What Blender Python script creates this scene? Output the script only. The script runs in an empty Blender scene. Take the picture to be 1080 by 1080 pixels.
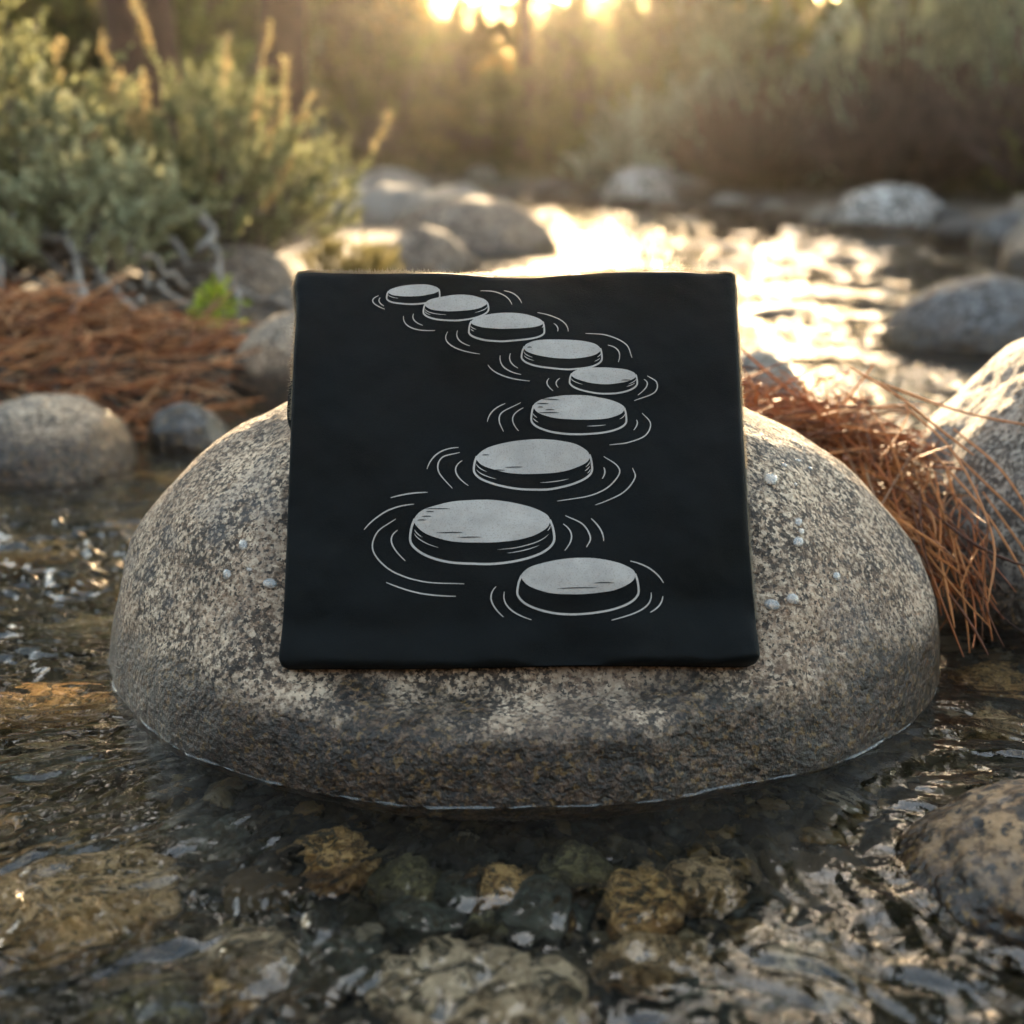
import bpy, math, random
import numpy as np
from mathutils import Vector
from mathutils.bvhtree import BVHTree

R = math.radians
scene = bpy.context.scene
COL = scene.collection

# ------------------------------------------------------------------ camera
CAM_H, PITCH, FOV = 0.46, R(15.8), R(40.0)
cd = bpy.data.cameras.new("camera")
cam = bpy.data.objects.new("camera", cd)
COL.objects.link(cam)
cam.location = (0, 0, CAM_H)
cam.rotation_euler = (R(90) - PITCH, 0, 0)
cd.sensor_width = 36
cd.lens = 18 / math.tan(FOV / 2)
cd.clip_start, cd.clip_end = 0.02, 2000
cd.dof.use_dof = True
cd.dof.focus_distance = 1.06
cd.dof.aperture_fstop = 4.0
scene.camera = cam

# ------------------------------------------------------------------ world, sun, exposure
SUN_EL, SUN_AZ = R(11.0), R(1.2)
w = bpy.data.worlds.new("World")
scene.world = w
w.use_nodes = True
nt = w.node_tree
sky = nt.nodes.new("ShaderNodeTexSky")
sky.sky_type = 'NISHITA'
sky.sun_disc = False
sky.sun_elevation = SUN_EL
sky.sun_rotation = SUN_AZ
sky.air_density, sky.dust_density, sky.ozone_density = 0.9, 1.4, 0.6
tint = nt.nodes.new("ShaderNodeMix"); tint.data_type = 'RGBA'; tint.blend_type = 'MULTIPLY'; tint.inputs[0].default_value = 1.0
tint.inputs[7].default_value = (1.0, .865, .69, 1)      # warm evening white balance
nt.links.new(sky.outputs[0], tint.inputs[6])
nt.links.new(tint.outputs[2], nt.nodes["Background"].inputs[0])
nt.nodes["Background"].inputs[1].default_value = 0.15
sl = bpy.data.lights.new("sun", 'SUN')
sl.energy = 2.5
sl.angle = R(0.6)
sl.color = (1.0, 0.74, 0.44)
sun = bpy.data.objects.new("sun", sl)
COL.objects.link(sun)
sd = Vector((math.sin(SUN_AZ) * math.cos(SUN_EL), math.cos(SUN_AZ) * math.cos(SUN_EL), math.sin(SUN_EL)))
sun.rotation_euler = sd.to_track_quat('Z', 'Y').to_euler()
sun.location = (0, 20, 6)

scene.view_settings.view_transform = 'Standard'
scene.view_settings.look = 'None'
scene.view_settings.gamma = 1.0
scene.view_settings.exposure = 3.6
cy = scene.cycles
cy.use_denoising = True
cy.max_bounces = 7
cy.diffuse_bounces = 2
cy.glossy_bounces = 3
cy.transmission_bounces = 5
cy.transparent_max_bounces = 8
cy.volume_bounces = 0
cy.sample_clamp_indirect = 6.0
cy.caustics_refractive = True
cy.caustics_reflective = False
cy.blur_glossy = 0.3

# ------------------------------------------------------------------ numpy noise
def _h(ix, iy, iz, seed):
    n = (ix.astype(np.int64) * 374761393 + iy.astype(np.int64) * 668265263 + iz.astype(np.int64) * 2147483647 + seed * 974634777) & 0xFFFFFFFF
    n = ((n ^ (n >> 13)) * 1274126177) & 0xFFFFFFFF
    n = (n ^ (n >> 16)) & 0xFFFFFFFF
    n = (n * 2246822519) & 0xFFFFFFFF
    n = n ^ (n >> 15)
    return (n & 0xFFFFFF) / float(0xFFFFFF) * 2 - 1

def vnoise(x, y, z, seed=0):
    x, y, z = np.broadcast_arrays(np.asarray(x, float), np.asarray(y, float), np.asarray(z, float))
    ix, iy, iz = np.floor(x), np.floor(y), np.floor(z)
    fx, fy, fz = x - ix, y - iy, z - iz
    u, v, t = [f * f * f * (f * (f * 6 - 15) + 10) for f in (fx, fy, fz)]
    r = 0
    for dx in (0, 1):
        for dy in (0, 1):
            for dz in (0, 1):
                wgt = (u if dx else 1 - u) * (v if dy else 1 - v) * (t if dz else 1 - t)
                r = r + wgt * _h(ix + dx, iy + dy, iz + dz, seed)
    return r

def fbm(x, y, z, seed=0, octv=4, gain=0.5):
    a, s, r = 1.0, 0.0, 0
    x, y, z = np.asarray(x, float), np.asarray(y, float), np.asarray(z, float)
    for k in range(octv):
        r = r + a * vnoise(x * 2 ** k + 11.3 * k, y * 2 ** k - 7.1 * k, z * 2 ** k + 3.7 * k, seed + k)
        s += a
        a *= gain
    return r / s

def sstep(a, b, x):
    t = np.clip((x - a) / (b - a), 0, 1)
    return t * t * (3 - 2 * t)

# ------------------------------------------------------------------ mesh helpers
def mesh_from(name, V, faces, smooth=True):
    """V (n,3); faces: list of (k,m) int arrays."""
    me = bpy.data.meshes.new(name)
    V = np.asarray(V, np.float32)
    faces = [np.asarray(f, np.int32) for f in faces if len(f)]
    loops = np.concatenate([f.ravel() for f in faces])
    tot = np.concatenate([np.full(len(f), f.shape[1], np.int32) for f in faces])
    start = np.concatenate([[0], np.cumsum(tot)[:-1]]).astype(np.int32)
    me.vertices.add(len(V))
    me.vertices.foreach_set("co", V.ravel())
    me.loops.add(len(loops))
    me.loops.foreach_set("vertex_index", loops)
    me.polygons.add(len(tot))
    me.polygons.foreach_set("loop_start", start)
    me.polygons.foreach_set("loop_total", tot)
    me.polygons.foreach_set("use_smooth", np.full(len(tot), smooth))
    me.update(calc_edges=True)
    return me

def obj(name, me, mat=None, parent=None, loc=None):
    o = bpy.data.objects.new(name, me)
    COL.objects.link(o)
    if mat is not None:
        me.materials.append(mat)
    if parent is not None:
        o.parent = parent
    if loc is not None:
        o.location = loc
    return o

def tag(o, label=None, cat=None, group=None, kind=None):
    if label: o["label"] = label
    if cat: o["category"] = cat
    if group: o["group"] = group
    if kind: o["kind"] = kind
    return o

def empty(name, loc=(0, 0, 0), rz=0):
    o = bpy.data.objects.new(name, None)
    COL.objects.link(o)
    o.location = loc
    o.rotation_euler = (0, 0, rz)
    o.empty_display_size = 0.05
    return o

def copy_tree(o, parent=None):
    c = o.copy()
    COL.objects.link(c)
    c.parent = parent
    for ch in [x for x in o.children]:
        copy_tree(ch, c)
    return c

class Geo:
    def __init__(self):
        self.V, self.F, self.n = [], {}, 0
    def add(self, V, faces):
        V = np.asarray(V, float)
        for f in faces:
            f = np.asarray(f)
            if len(f):
                self.F.setdefault(f.shape[1], []).append(f + self.n)
        self.V.append(V)
        self.n += len(V)
    def build(self, name, smooth=True):
        return mesh_from(name, np.concatenate(self.V), [np.concatenate(f) for f in self.F.values()], smooth)

def frames(P):
    T = np.gradient(P, axis=1)
    T /= np.linalg.norm(T, axis=2, keepdims=True) + 1e-12
    up = np.zeros_like(T); up[..., 2] = 1
    bad = np.abs(T[..., 2]) > 0.9
    up[bad] = (1, 0, 0)
    A = np.cross(T, up); A /= np.linalg.norm(A, axis=2, keepdims=True) + 1e-12
    B = np.cross(T, A)
    return T, A, B

def tubes(P, Rr, S=4):
    """P (N,K,3) polylines, Rr (N,K) radii -> verts, quads."""
    P = np.asarray(P, float)
    N, K, _ = P.shape
    Rr = np.broadcast_to(Rr, (N, K))
    _, A, B = frames(P)
    a = np.arange(S) * 2 * np.pi / S
    V = P[:, :, None, :] + Rr[:, :, None, None] * (A[:, :, None, :] * np.cos(a)[None, None, :, None] + B[:, :, None, :] * np.sin(a)[None, None, :, None])
    V = V.reshape(-1, 3)
    i = np.arange(N)[:, None, None] * K * S
    k = np.arange(K - 1)[None, :, None] * S
    s = np.arange(S)[None, None, :]
    s2 = (s + 1) % S
    F = np.stack([i + k + s, i + k + s2, i + k + S + s2, i + k + S + s], -1).reshape(-1, 4)
    return V, [F]

def leaves(C, D, L, W, rng, fold=True):
    """Leaf-like quads (diamond): C base pts (N,3), D directions (N,3)."""
    N = len(C)
    D = D / (np.linalg.norm(D, axis=1, keepdims=True) + 1e-9)
    r = rng.normal(size=(N, 3))
    S = np.cross(D, r); S /= np.linalg.norm(S, axis=1, keepdims=True) + 1e-9
    L = np.broadcast_to(L, (N,))[:, None]; W = np.broadcast_to(W, (N,))[:, None]
    n = np.cross(D, S)
    V = np.stack([C, C + D * L * .55 + S * W * .5 + n * W * .15, C + D * L, C + D * L * .55 - S * W * .5 + n * W * .15], 1).reshape(-1, 3)
    F = np.arange(N * 4).reshape(-1, 4)
    return V, [F]

def icosphere(sub):
    t = (1 + 5 ** .5) / 2
    V = np.array([(-1, t, 0), (1, t, 0), (-1, -t, 0), (1, -t, 0), (0, -1, t), (0, 1, t), (0, -1, -t), (0, 1, -t), (t, 0, -1), (t, 0, 1), (-t, 0, -1), (-t, 0, 1)], float)
    F = np.array([(0, 11, 5), (0, 5, 1), (0, 1, 7), (0, 7, 10), (0, 10, 11), (1, 5, 9), (5, 11, 4), (11, 10, 2), (10, 7, 6), (7, 1, 8), (3, 9, 4), (3, 4, 2), (3, 2, 6), (3, 6, 8), (3, 8, 9), (4, 9, 5), (2, 4, 11), (6, 2, 10), (8, 6, 7), (9, 8, 1)])
    V /= np.linalg.norm(V, axis=1, keepdims=True)
    for _ in range(sub):
        E = np.sort(np.concatenate([F[:, [0, 1]], F[:, [1, 2]], F[:, [2, 0]]]), axis=1)
        u, inv = np.unique(E, axis=0, return_inverse=True)
        inv = inv.ravel()
        M = V[u[:, 0]] + V[u[:, 1]]
        M /= np.linalg.norm(M, axis=1, keepdims=True)
        n0, nf = len(V), len(F)
        a, b, c = inv[:nf] + n0, inv[nf:2 * nf] + n0, inv[2 * nf:] + n0
        V = np.concatenate([V, M])
        F = np.concatenate([np.stack([F[:, 0], a, c], 1), np.stack([F[:, 1], b, a], 1), np.stack([F[:, 2], c, b], 1), np.stack([a, b, c], 1)])
    return V, F
ICO = {k: icosphere(k) for k in (1, 2, 3, 4, 5, 6, 7)}

# ------------------------------------------------------------------ node helpers
class NM:
    def __init__(self, name):
        self.m = bpy.data.materials.new(name)
        self.m.use_nodes = True
        self.nt = self.m.node_tree
        self.nt.nodes.clear()
        self.out = self.nt.nodes.new("ShaderNodeOutputMaterial")
    def n(self, typ, **kw):
        nd = self.nt.nodes.new("ShaderNode" + typ)
        for k, v in kw.items():
            if k.startswith("_"):
                setattr(nd, k[1:], v)
        return nd
    def l(self, a, b):
        self.nt.links.new(a, b)
    def setin(self, nd, key, v):
        if isinstance(v, bpy.types.NodeSocket): self.l(v, nd.inputs[key])
        else: nd.inputs[key].default_value = v
    def noise(self, vec, scale, detail=3, rough=.5, dist=0.0):
        nd = self.n("TexNoise")
        self.l(vec, nd.inputs["Vector"])
        nd.inputs["Scale"].default_value = scale
        nd.inputs["Detail"].default_value = detail
        nd.inputs["Roughness"].default_value = rough
        nd.inputs["Distortion"].default_value = dist
        return nd
    def voro(self, vec, scale, feature='F1', rand=1.0):
        nd = self.n("TexVoronoi", _feature=feature)
        self.l(vec, nd.inputs["Vector"])
        nd.inputs["Scale"].default_value = scale
        nd.inputs["Randomness"].default_value = rand
        return nd
    def ramp(self, fac, stops, interp='LINEAR'):
        nd = self.n("ValToRGB")
        self.l(fac, nd.inputs[0])
        cr = nd.color_ramp
        cr.interpolation = interp
        while len(cr.elements) < len(stops): cr.elements.new(.5)
        for e, (p, c) in zip(cr.elements, stops):
            e.position = p
            e.color = (*c, 1) if len(c) == 3 else c
        return nd.outputs[0]
    def gr(self, fac, a, b, va=0.0, vb=1.0):
        nd = self.n("MapRange", _interpolation_type='SMOOTHSTEP')
        self.l(fac, nd.inputs[0])
        for i, v in zip((1, 2, 3, 4), (a, b, va, vb)): nd.inputs[i].default_value = v
        return nd.outputs[0]
    def mix(self, f, a, b, blend='MIX'):
        nd = self.n("Mix", _data_type='RGBA', _blend_type=blend)
        self.setin(nd, 0, f)
        for k, v in ((6, a), (7, b)):
            if isinstance(v, tuple) and len(v) == 3: v = (*v, 1)
            self.setin(nd, k, v)
        return nd.outputs[2]
    def math(self, op, a, b=0.0):
        nd = self.n("Math", _operation=op)
        self.setin(nd, 0, a); self.setin(nd, 1, b)
        return nd.outputs[0]
    def bump(self, h, strength, dist, normal=None):
        nd = self.n("Bump")
        self.l(h, nd.inputs["Height"])
        nd.inputs["Strength"].default_value = strength
        nd.inputs["Distance"].default_value = dist
        if normal is not None: self.l(normal, nd.inputs["Normal"])
        return nd.outputs[0]
    def pbr(self, col, rough, normal=None, **kw):
        p = self.n("BsdfPrincipled")
        if isinstance(col, tuple): col = (*col, 1)
        self.setin(p, "Base Color", col)
        self.setin(p, "Roughness", rough)
        if normal is not None: self.l(normal, p.inputs["Normal"])
        for k, v in kw.items(): self.setin(p, k, v)
        return p
    def finish(self, sh):
        self.l(sh, self.out.inputs["Surface"])
        return self.m

def rock_mat(name, base=(.29, .20, .132), light=(.57, .44, .31), dark=(.040, .031, .024), tan=(.29, .18, .11), grain=320.0,
             wet_top=.056, wet_noise=.050, speck=.47, tanamt=.6, bump=1.0, stain=.45, wetcol=(.105, .054, .019), algae=(.012, .007, .002)):
    m = NM(name)
    tc = m.n("TexCoord").outputs["Object"]
    geo = m.n("NewGeometry")
    sep = m.n("SeparateXYZ"); m.l(geo.outputs["Position"], sep.inputs[0])
    warp = m.noise(tc, grain * .9, 3, .7)
    vadd = m.n("VectorMath", _operation='MULTIPLY_ADD')
    m.l(warp.outputs["Color"], vadd.inputs[0]); vadd.inputs[1].default_value = (2.1 / grain,) * 3; m.l(tc, vadd.inputs[2])
    wv = vadd.outputs[0]
    v = m.voro(wv, grain)
    sepc = m.n("SeparateColor"); m.l(v.outputs["Color"], sepc.inputs[0])
    big = m.noise(tc, 6, 4, .6)
    mid = m.noise(tc, 24, 5, .65)
    gn_ = m.noise(tc, grain * .62, 5, .62)
    f0 = m.math('ADD', m.math('MULTIPLY', gn_.outputs["Fac"], .75), m.math('MULTIPLY', sepc.outputs[0], .30))
    f0 = m.math('ADD', f0, m.math('MULTIPLY', m.math('SUBTRACT', mid.outputs["Fac"], .5), .5))
    col = m.ramp(f0, [(.40, dark), (.455, tuple(.55 * b for b in base)), (.51, base), (.60, light), (.74, tuple(1.3 * b for b in light))])
    # tan / pinkish feldspar fields
    f = m.gr(big.outputs["Fac"], .42, .64, 0, tanamt)
    f2 = m.math('MULTIPLY', f, m.gr(sepc.outputs[1], .1, .7, .35, 1))
    col = m.mix(f2, col, tan)
    # mica specks, clustering with mid noise
    thr = m.math('ADD', sepc.outputs[2], m.math('MULTIPLY', m.math('SUBTRACT', mid.outputs["Fac"], .5), 1.1))
    sp = m.gr(thr, speck - .42, speck - .26, 1, 0)
    col = m.mix(m.math('MULTIPLY', sp, .85), col, dark)
    pit = m.noise(tc, grain * 1.0, 2, .5)
    col = m.mix(m.gr(pit.outputs["Fac"], .37, .41, .95, 0), col, dark)
    col = m.mix(m.gr(pit.outputs["Fac"], .60, .68, 0, .6), col, light)
    # broad stains
    st = m.noise(tc, 11, 5, .65, .6)
    col = m.mix(m.gr(st.outputs["Fac"], .52, .62, 0, stain), col, m.mix(.62, col, (.05, .045, .045)))
    pt = m.noise(tc, 13, 4, .6, .4)
    col = m.mix(m.gr(pt.outputs["Color"] if False else pt.outputs["Fac"], .42, .36, 0, stain * 1.1), col, m.mix(.55, col, (.13, .125, .125)))
    # wet, algae-grown foot
    z = m.math('ADD', sep.outputs[2], m.math('MULTIPLY', m.math('SUBTRACT', m.noise(tc, 13, 5, .7).outputs["Fac"], .5), wet_noise * 2.2))
    wet = m.gr(z, wet_top - .012, wet_top + .022, 1, 0)
    wc = m.mix(.88, col, wetcol, 'MULTIPLY')
    wc = m.mix(m.gr(m.noise(tc, 110, 4, .7).outputs["Fac"], .44, .54, .85, 0), wc, algae)
    wc = m.mix(m.gr(m.noise(tc, 170, 3, .6).outputs["Fac"], .56, .64, 0, .7), wc, (.20, .115, .035))
    col = m.mix(wet, col, wc)
    rough = m.math('SUBTRACT', .82, m.math('MULTIPLY', wet, .50))
    h = m.math('ADD', gn_.outputs["Fac"], m.math('MULTIPLY', sp, -.22))
    h = m.math('ADD', h, m.math('MULTIPLY', m.noise(tc, 45, 3, .6).outputs["Fac"], 1.6))
    nrm = m.bump(h, 1.0 * bump, .0048)
    p = m.pbr(col, rough, nrm)
    return m.finish(p.outputs[0])

def plain_mat(name, c1, c2, scale=20, rough=.8, bumpd=.002, trans=0.0, island=.0, c3=None, spec=.3):
    m = NM(name)
    tc = m.n("TexCoord").outputs["Object"]
    nz = m.noise(tc, scale, 4, .6)
    col = m.ramp(nz.outputs["Fac"], [(.35, c1), (.65, c2)])
    geo = m.n("NewGeometry")
    if c3 is not None:
        col = m.mix(m.gr(geo.outputs["Random Per Island"], .7, .95), col, c3)
    if island:
        hs = m.n("HueSaturation")
        m.l(col, hs.inputs["Color"])
        m.l(m.gr(geo.outputs["Random Per Island"], 0, 1, 1 - island, 1 + island), hs.inputs["Value"])
        col = hs.outputs[0]
    nrm = m.bump(m.noise(tc, scale * 6, 3, .6).outputs["Fac"], .6, bumpd) if bumpd else None
    p = m.pbr(col, rough, nrm, **{"Specular IOR Level": spec})
    sh = p.outputs[0]
    if trans:
        t = m.n("BsdfTranslucent"); m.l(col, t.inputs[0])
        mx = m.n("MixShader"); mx.inputs[0].default_value = trans
        m.l(sh, mx.inputs[1]); m.l(t.outputs[0], mx.inputs[2])
        sh = mx.outputs[0]
    return m.finish(sh)

M = {}
M['granite'] = rock_mat("speckled_granite")
M['granite_cool'] = rock_mat("grey_granite", base=(.165, .14, .115), light=(.28, .245, .20), tanamt=.4, speck=.42, grain=230, wet_top=.02, bump=.45)
M['wet_granite'] = rock_mat('wet_brown_granite', base=(.075, .042, .020), light=(.21, .13, .066), dark=(.014, .012, .010), tan=(.14, .085, .045), grain=110, wet_top=.012, wet_noise=.02, tanamt=.8)
M['granite_far'] = rock_mat("pale_stone", base=(.30, .29, .27), light=(.42, .40, .37), grain=60, tanamt=.3, wet_top=.045, wet_noise=.03)
M['brown_stone'] = rock_mat("brown_stone", base=(.15, .115, .085), light=(.24, .185, .14), tan=(.20, .13, .08), grain=80, wet_top=.03)
M['dark_stone'] = rock_mat("dark_wet_stone", base=(.075, .075, .08), light=(.13, .13, .13), tan=(.11, .08, .06), grain=90, wet_top=.04)
M['gold_stone'] = rock_mat("golden_submerged_stone", base=(.20, .105, .028), light=(.36, .225, .09), tan=(.25, .105, .025), grain=240, wet_top=-.5, stain=.12, dark=(.03, .024, .012), speck=.36, wet_noise=.0)
M['olive_stone'] = rock_mat("olive_submerged_stone", base=(.055, .048, .018), light=(.12, .105, .05), tan=(.08, .05, .015), grain=240, wet_top=-.5, stain=.12, dark=(.03, .024, .012), speck=.42, wet_noise=.0)
M['ochre_stone'] = rock_mat("ochre_submerged_slab", base=(.20, .12, .05), light=(.33, .23, .13), tan=(.25, .13, .03), grain=210, wet_top=-.5, stain=.12, dark=(.03, .024, .012), speck=.36, wet_noise=.0)
M['pale_stone'] = rock_mat("pale_submerged_stone", base=(.22, .16, .10), light=(.37, .29, .20), tan=(.20, .12, .05), grain=100, wet_top=-.5, stain=.12, dark=(.03, .024, .012), speck=.33, wet_noise=.0)
M['slate'] = rock_mat("slate_submerged_stone", base=(.022, .026, .022), light=(.045, .05, .04), tan=(.035, .03, .015), grain=140, wet_top=-.5, stain=.12, dark=(.03, .024, .012), speck=.3, wet_noise=.0)

# ------------------------------------------------------------------ pixel rays of the photograph (1080 px)
FPX = 540 / math.tan(FOV / 2)
FWD = np.array([0, math.cos(PITCH), -math.sin(PITCH)])
UPV = np.array([0, math.sin(PITCH), math.cos(PITCH)])
EYE = np.array([0, 0, CAM_H])
def ray(px, py):
    px, py = np.asarray(px, float), np.asarray(py, float)
    return np.stack([(px - 540) / FPX, np.zeros_like(px), np.zeros_like(px)], -1) + FWD + ((540 - py) / FPX)[..., None] * UPV
def on_level(px, py, z=0.0):
    d = ray(px, py)
    t = (z - CAM_H) / d[..., 2]
    return EYE + d * t[..., None]

# ------------------------------------------------------------------ terrain
POLY = np.array([(-.50, 2.12), (-.74, 1.80), (-1.15, 1.62), (-1.7, 1.1), (-2.1, 0), (-2.2, -3), (2.4, -3), (2.3, 0), (2.15, 1.6), (2.0, 3.0), (1.85, 4.2),
                 (1.55, 5.5), (1.15, 6.7), (.55, 7.5), (-.1, 8.0), (-.6, 8.1), (-.5, 7.4), (.0, 6.6), (.0, 5.4), (-.05, 4.5), (-.22, 3.7), (-.28, 2.9), (-.36, 2.4)])
def sdist(x, y):
    """signed distance to the stream outline: negative inside the water."""
    shp = np.shape(x)
    x, y = np.ravel(x), np.ravel(y)
    P, Q = POLY, np.roll(POLY, -1, 0)
    d = np.full(x.shape, 1e9)
    ins = np.zeros(x.shape, bool)
    for (ax, ay), (bx, by) in zip(P, Q):
        ex, ey = bx - ax, by - ay
        t = np.clip(((x - ax) * ex + (y - ay) * ey) / (ex * ex + ey * ey), 0, 1)
        d = np.minimum(d, np.hypot(x - ax - t * ex, y - ay - t * ey))
        c = ((ay > y) != (by > y)) & (x < (bx - ax) * (y - ay) / (by - ay + 1e-12) + ax)
        ins ^= c
    return np.where(ins, -d, d).reshape(shp)

def terrain(x, y):
    x, y = np.asarray(x, float), np.asarray(y, float)
    d = sdist(x, y) + .05 * fbm(x * 3, y * 3, 0, 5, 3)
    h = -.012 - .085 * sstep(0, .35, -d)
    h = np.where(d > 0, -.012 + .10 * sstep(0, .30, d) + .10 * sstep(.2, 2.5, d), h)
    # far bank climbs a little behind the brush
    h = h + .45 * sstep(.6, 6, d) * sstep(4, 9, y + np.abs(x) * .4)
    r = np.hypot(x, y)
    h = h + sstep(25, 140, r) * (5.0 + 3 * fbm(x * .02, y * .02, 0, 9, 3)) * (1 - .65 * np.exp(-(x / 18) ** 2) * (y > 0))
    # unseen slopes added behind the viewer and at left to block skylight
    h = h + 9.0 * sstep(-2.5, -15, y) + 5.0 * sstep(5, 20, -x) * sstep(20, 0, y)
    h = h + .012 * fbm(x * 6, y * 6, 1, 3, 3) + .05 * fbm(x * .7, y * .7, 2, 4, 2) * sstep(.3, 2, d)
    return h

def warped(lo, hi, n, focus, dens):
    """n coordinates between lo and hi, packed around focus."""
    a, b = np.arcsinh((lo - focus) / dens), np.arcsinh((hi - focus) / dens)
    return focus + dens * np.sinh(np.linspace(a, b, n))

def grid_faces(nx, ny):
    i = np.arange(nx - 1)[:, None] * ny + np.arange(ny - 1)[None, :]
    return np.stack([i, i + ny, i + ny + 1, i + 1], -1).reshape(-1, 4)

gx, gy = warped(-300, 300, 420, 0, 1.2), warped(-60, 400, 460, 1.8, 1.5)
X, Y = np.meshgrid(gx, gy, indexing='ij')
Z = terrain(X, Y)
def soil_mat():
    m = NM("stream_bank_soil")
    geo = m.n("NewGeometry"); pos = geo.outputs["Position"]
    sep = m.n("SeparateXYZ"); m.l(pos, sep.inputs[0])
    a = m.noise(pos, 9, 6, .65)
    col = m.ramp(a.outputs["Fac"], [(.3, (.030, .020, .014)), (.55, (.075, .050, .032)), (.75, (.14, .10, .065))])
    v = m.voro(pos, 70)
    sc = m.n("SeparateColor"); m.l(v.outputs["Color"], sc.inputs[0])
    col = m.mix(m.gr(sc.outputs[0], .72, .82, 0, .6), col, (.17, .14, .11))
    moss = m.gr(m.noise(pos, .9, 4, .6).outputs["Fac"], .45, .62)
    moss = m.math('MULTIPLY', moss, m.gr(sep.outputs[1], 5, 9))
    col = m.mix(moss, col, (.055, .06, .02))
    bed = m.gr(sep.outputs[2], -.04, -.005, 1, 0)
    col = m.mix(bed, col, m.ramp(sc.outputs[1], [(0, (.008, .007, .005)), (.6, (.02, .016, .009)), (1, (.045, .033, .016))]))
    h = m.math('ADD', a.outputs["Fac"], m.math('MULTIPLY', v.outputs["Distance"], -.8))
    return m.finish(m.pbr(col, .85, m.bump(h, .9, .012)).outputs[0])
M['soil'] = soil_mat()
o = obj("ground", mesh_from("ground", np.stack([X, Y, Z], -1).reshape(-1, 3), [grid_faces(len(gx), len(gy))]), M['soil'])
tag(o, "dark soil stream banks and gravelly stream bed", kind='structure')

# ------------------------------------------------------------------ rocks
def rock_shape(radii, seed, sub, rough=.10, power=2.0, flat=0.0, freq=1.3, small=.02, facets=0):
    V, F = ICO[sub]
    rng = np.random.default_rng(seed)
    d = V.copy()
    nrm = (np.abs(d) ** power).sum(1) ** (1 / power)
    P = d / nrm[:, None]
    q = rng.uniform(-50, 50, 3)
    n1 = fbm(d[:, 0] * freq + q[0], d[:, 1] * freq + q[1], d[:, 2] * freq + q[2], seed, 3)
    n2 = fbm(d[:, 0] * 6 + q[1], d[:, 1] * 6 + q[2], d[:, 2] * 6 + q[0], seed + 7, 4)
    P = P * (1 + rough * n1 + small * n2)[:, None]
    for k in range(facets):
        a = rng.normal(size=3); a[2] = abs(a[2]) * .8; a /= np.linalg.norm(a)
        lim = rng.uniform(.72, .88)
        s = P @ a - lim
        P = P - np.where(s > 0, s * .82, 0)[:, None] * a
    if flat:
        P[:, 2] = np.where(P[:, 2] > 0, P[:, 2] - flat * sstep(.3, 1.0, P[:, 2]) * P[:, 2], P[:, 2])
    return P * np.asarray(radii, float), F

def rock(name, label, cat, loc, radii, mat, seed, sub=5, rz=0.0, group=None, tilt=0, **kw):
    P, F = rock_shape(radii, seed, sub, **kw)
    o = obj(name, mesh_from(name, P, [F]), M[mat], loc=loc)
    o.rotation_euler = (tilt, 0, rz)
    tag(o, label, cat, group)
    return o

# shirt plane (used to seat it against the boulder)
SB = np.array([0, .928, .086])                      # front of the bottom edge
ST = np.array([0, .566, .825]); ST /= np.linalg.norm(ST)
SN = np.array([0, -ST[2], ST[1]])                   # towards the viewer
SHIRT_T = .013

# main boulder: a low dome of granite
P, F = rock_shape((1, 1, 1), 12, 7, rough=.055, power=2.0, small=.006, freq=1.6)
up = P[:, 2] > 0
P = P * np.array([.362, .292, .264])
P[:, 2] = np.where(up, P[:, 2], P[:, 2] * .5)
BC = np.array([.007, 1.172, .002])
W = P + BC
rr = W[:, 0:1] * 0 + 1
n = fbm(W[:, 0] * 38, W[:, 1] * 38, W[:, 2] * 38, 44, 4, .6)
nn = P / np.linalg.norm(P, axis=1, keepdims=True)
W += nn * (n * .0016)[:, None]
n = fbm(W[:, 0] * 9, W[:, 1] * 9, W[:, 2] * 9, 45, 3)
W += nn * (n * .006 * sstep(.16, .02, W[:, 2]))[:, None]
s = (W - (SB - SN * (SHIRT_T + .004))) @ SN
wgt = sstep(.045, .092, W[:, 2])
W -= np.where(s > 0, s * wgt, 0)[:, None] * SN
boulder_me = mesh_from("granite_boulder", W - BC, [F])
boulder = obj("granite_boulder", boulder_me, M['granite'], loc=tuple(BC))
tag(boulder, "large rounded speckled granite boulder carrying the black shirt, wet brown foot in the stream", "boulder")
BVH = BVHTree.FromPolygons([tuple(v) for v in W.tolist()], F.tolist())

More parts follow.
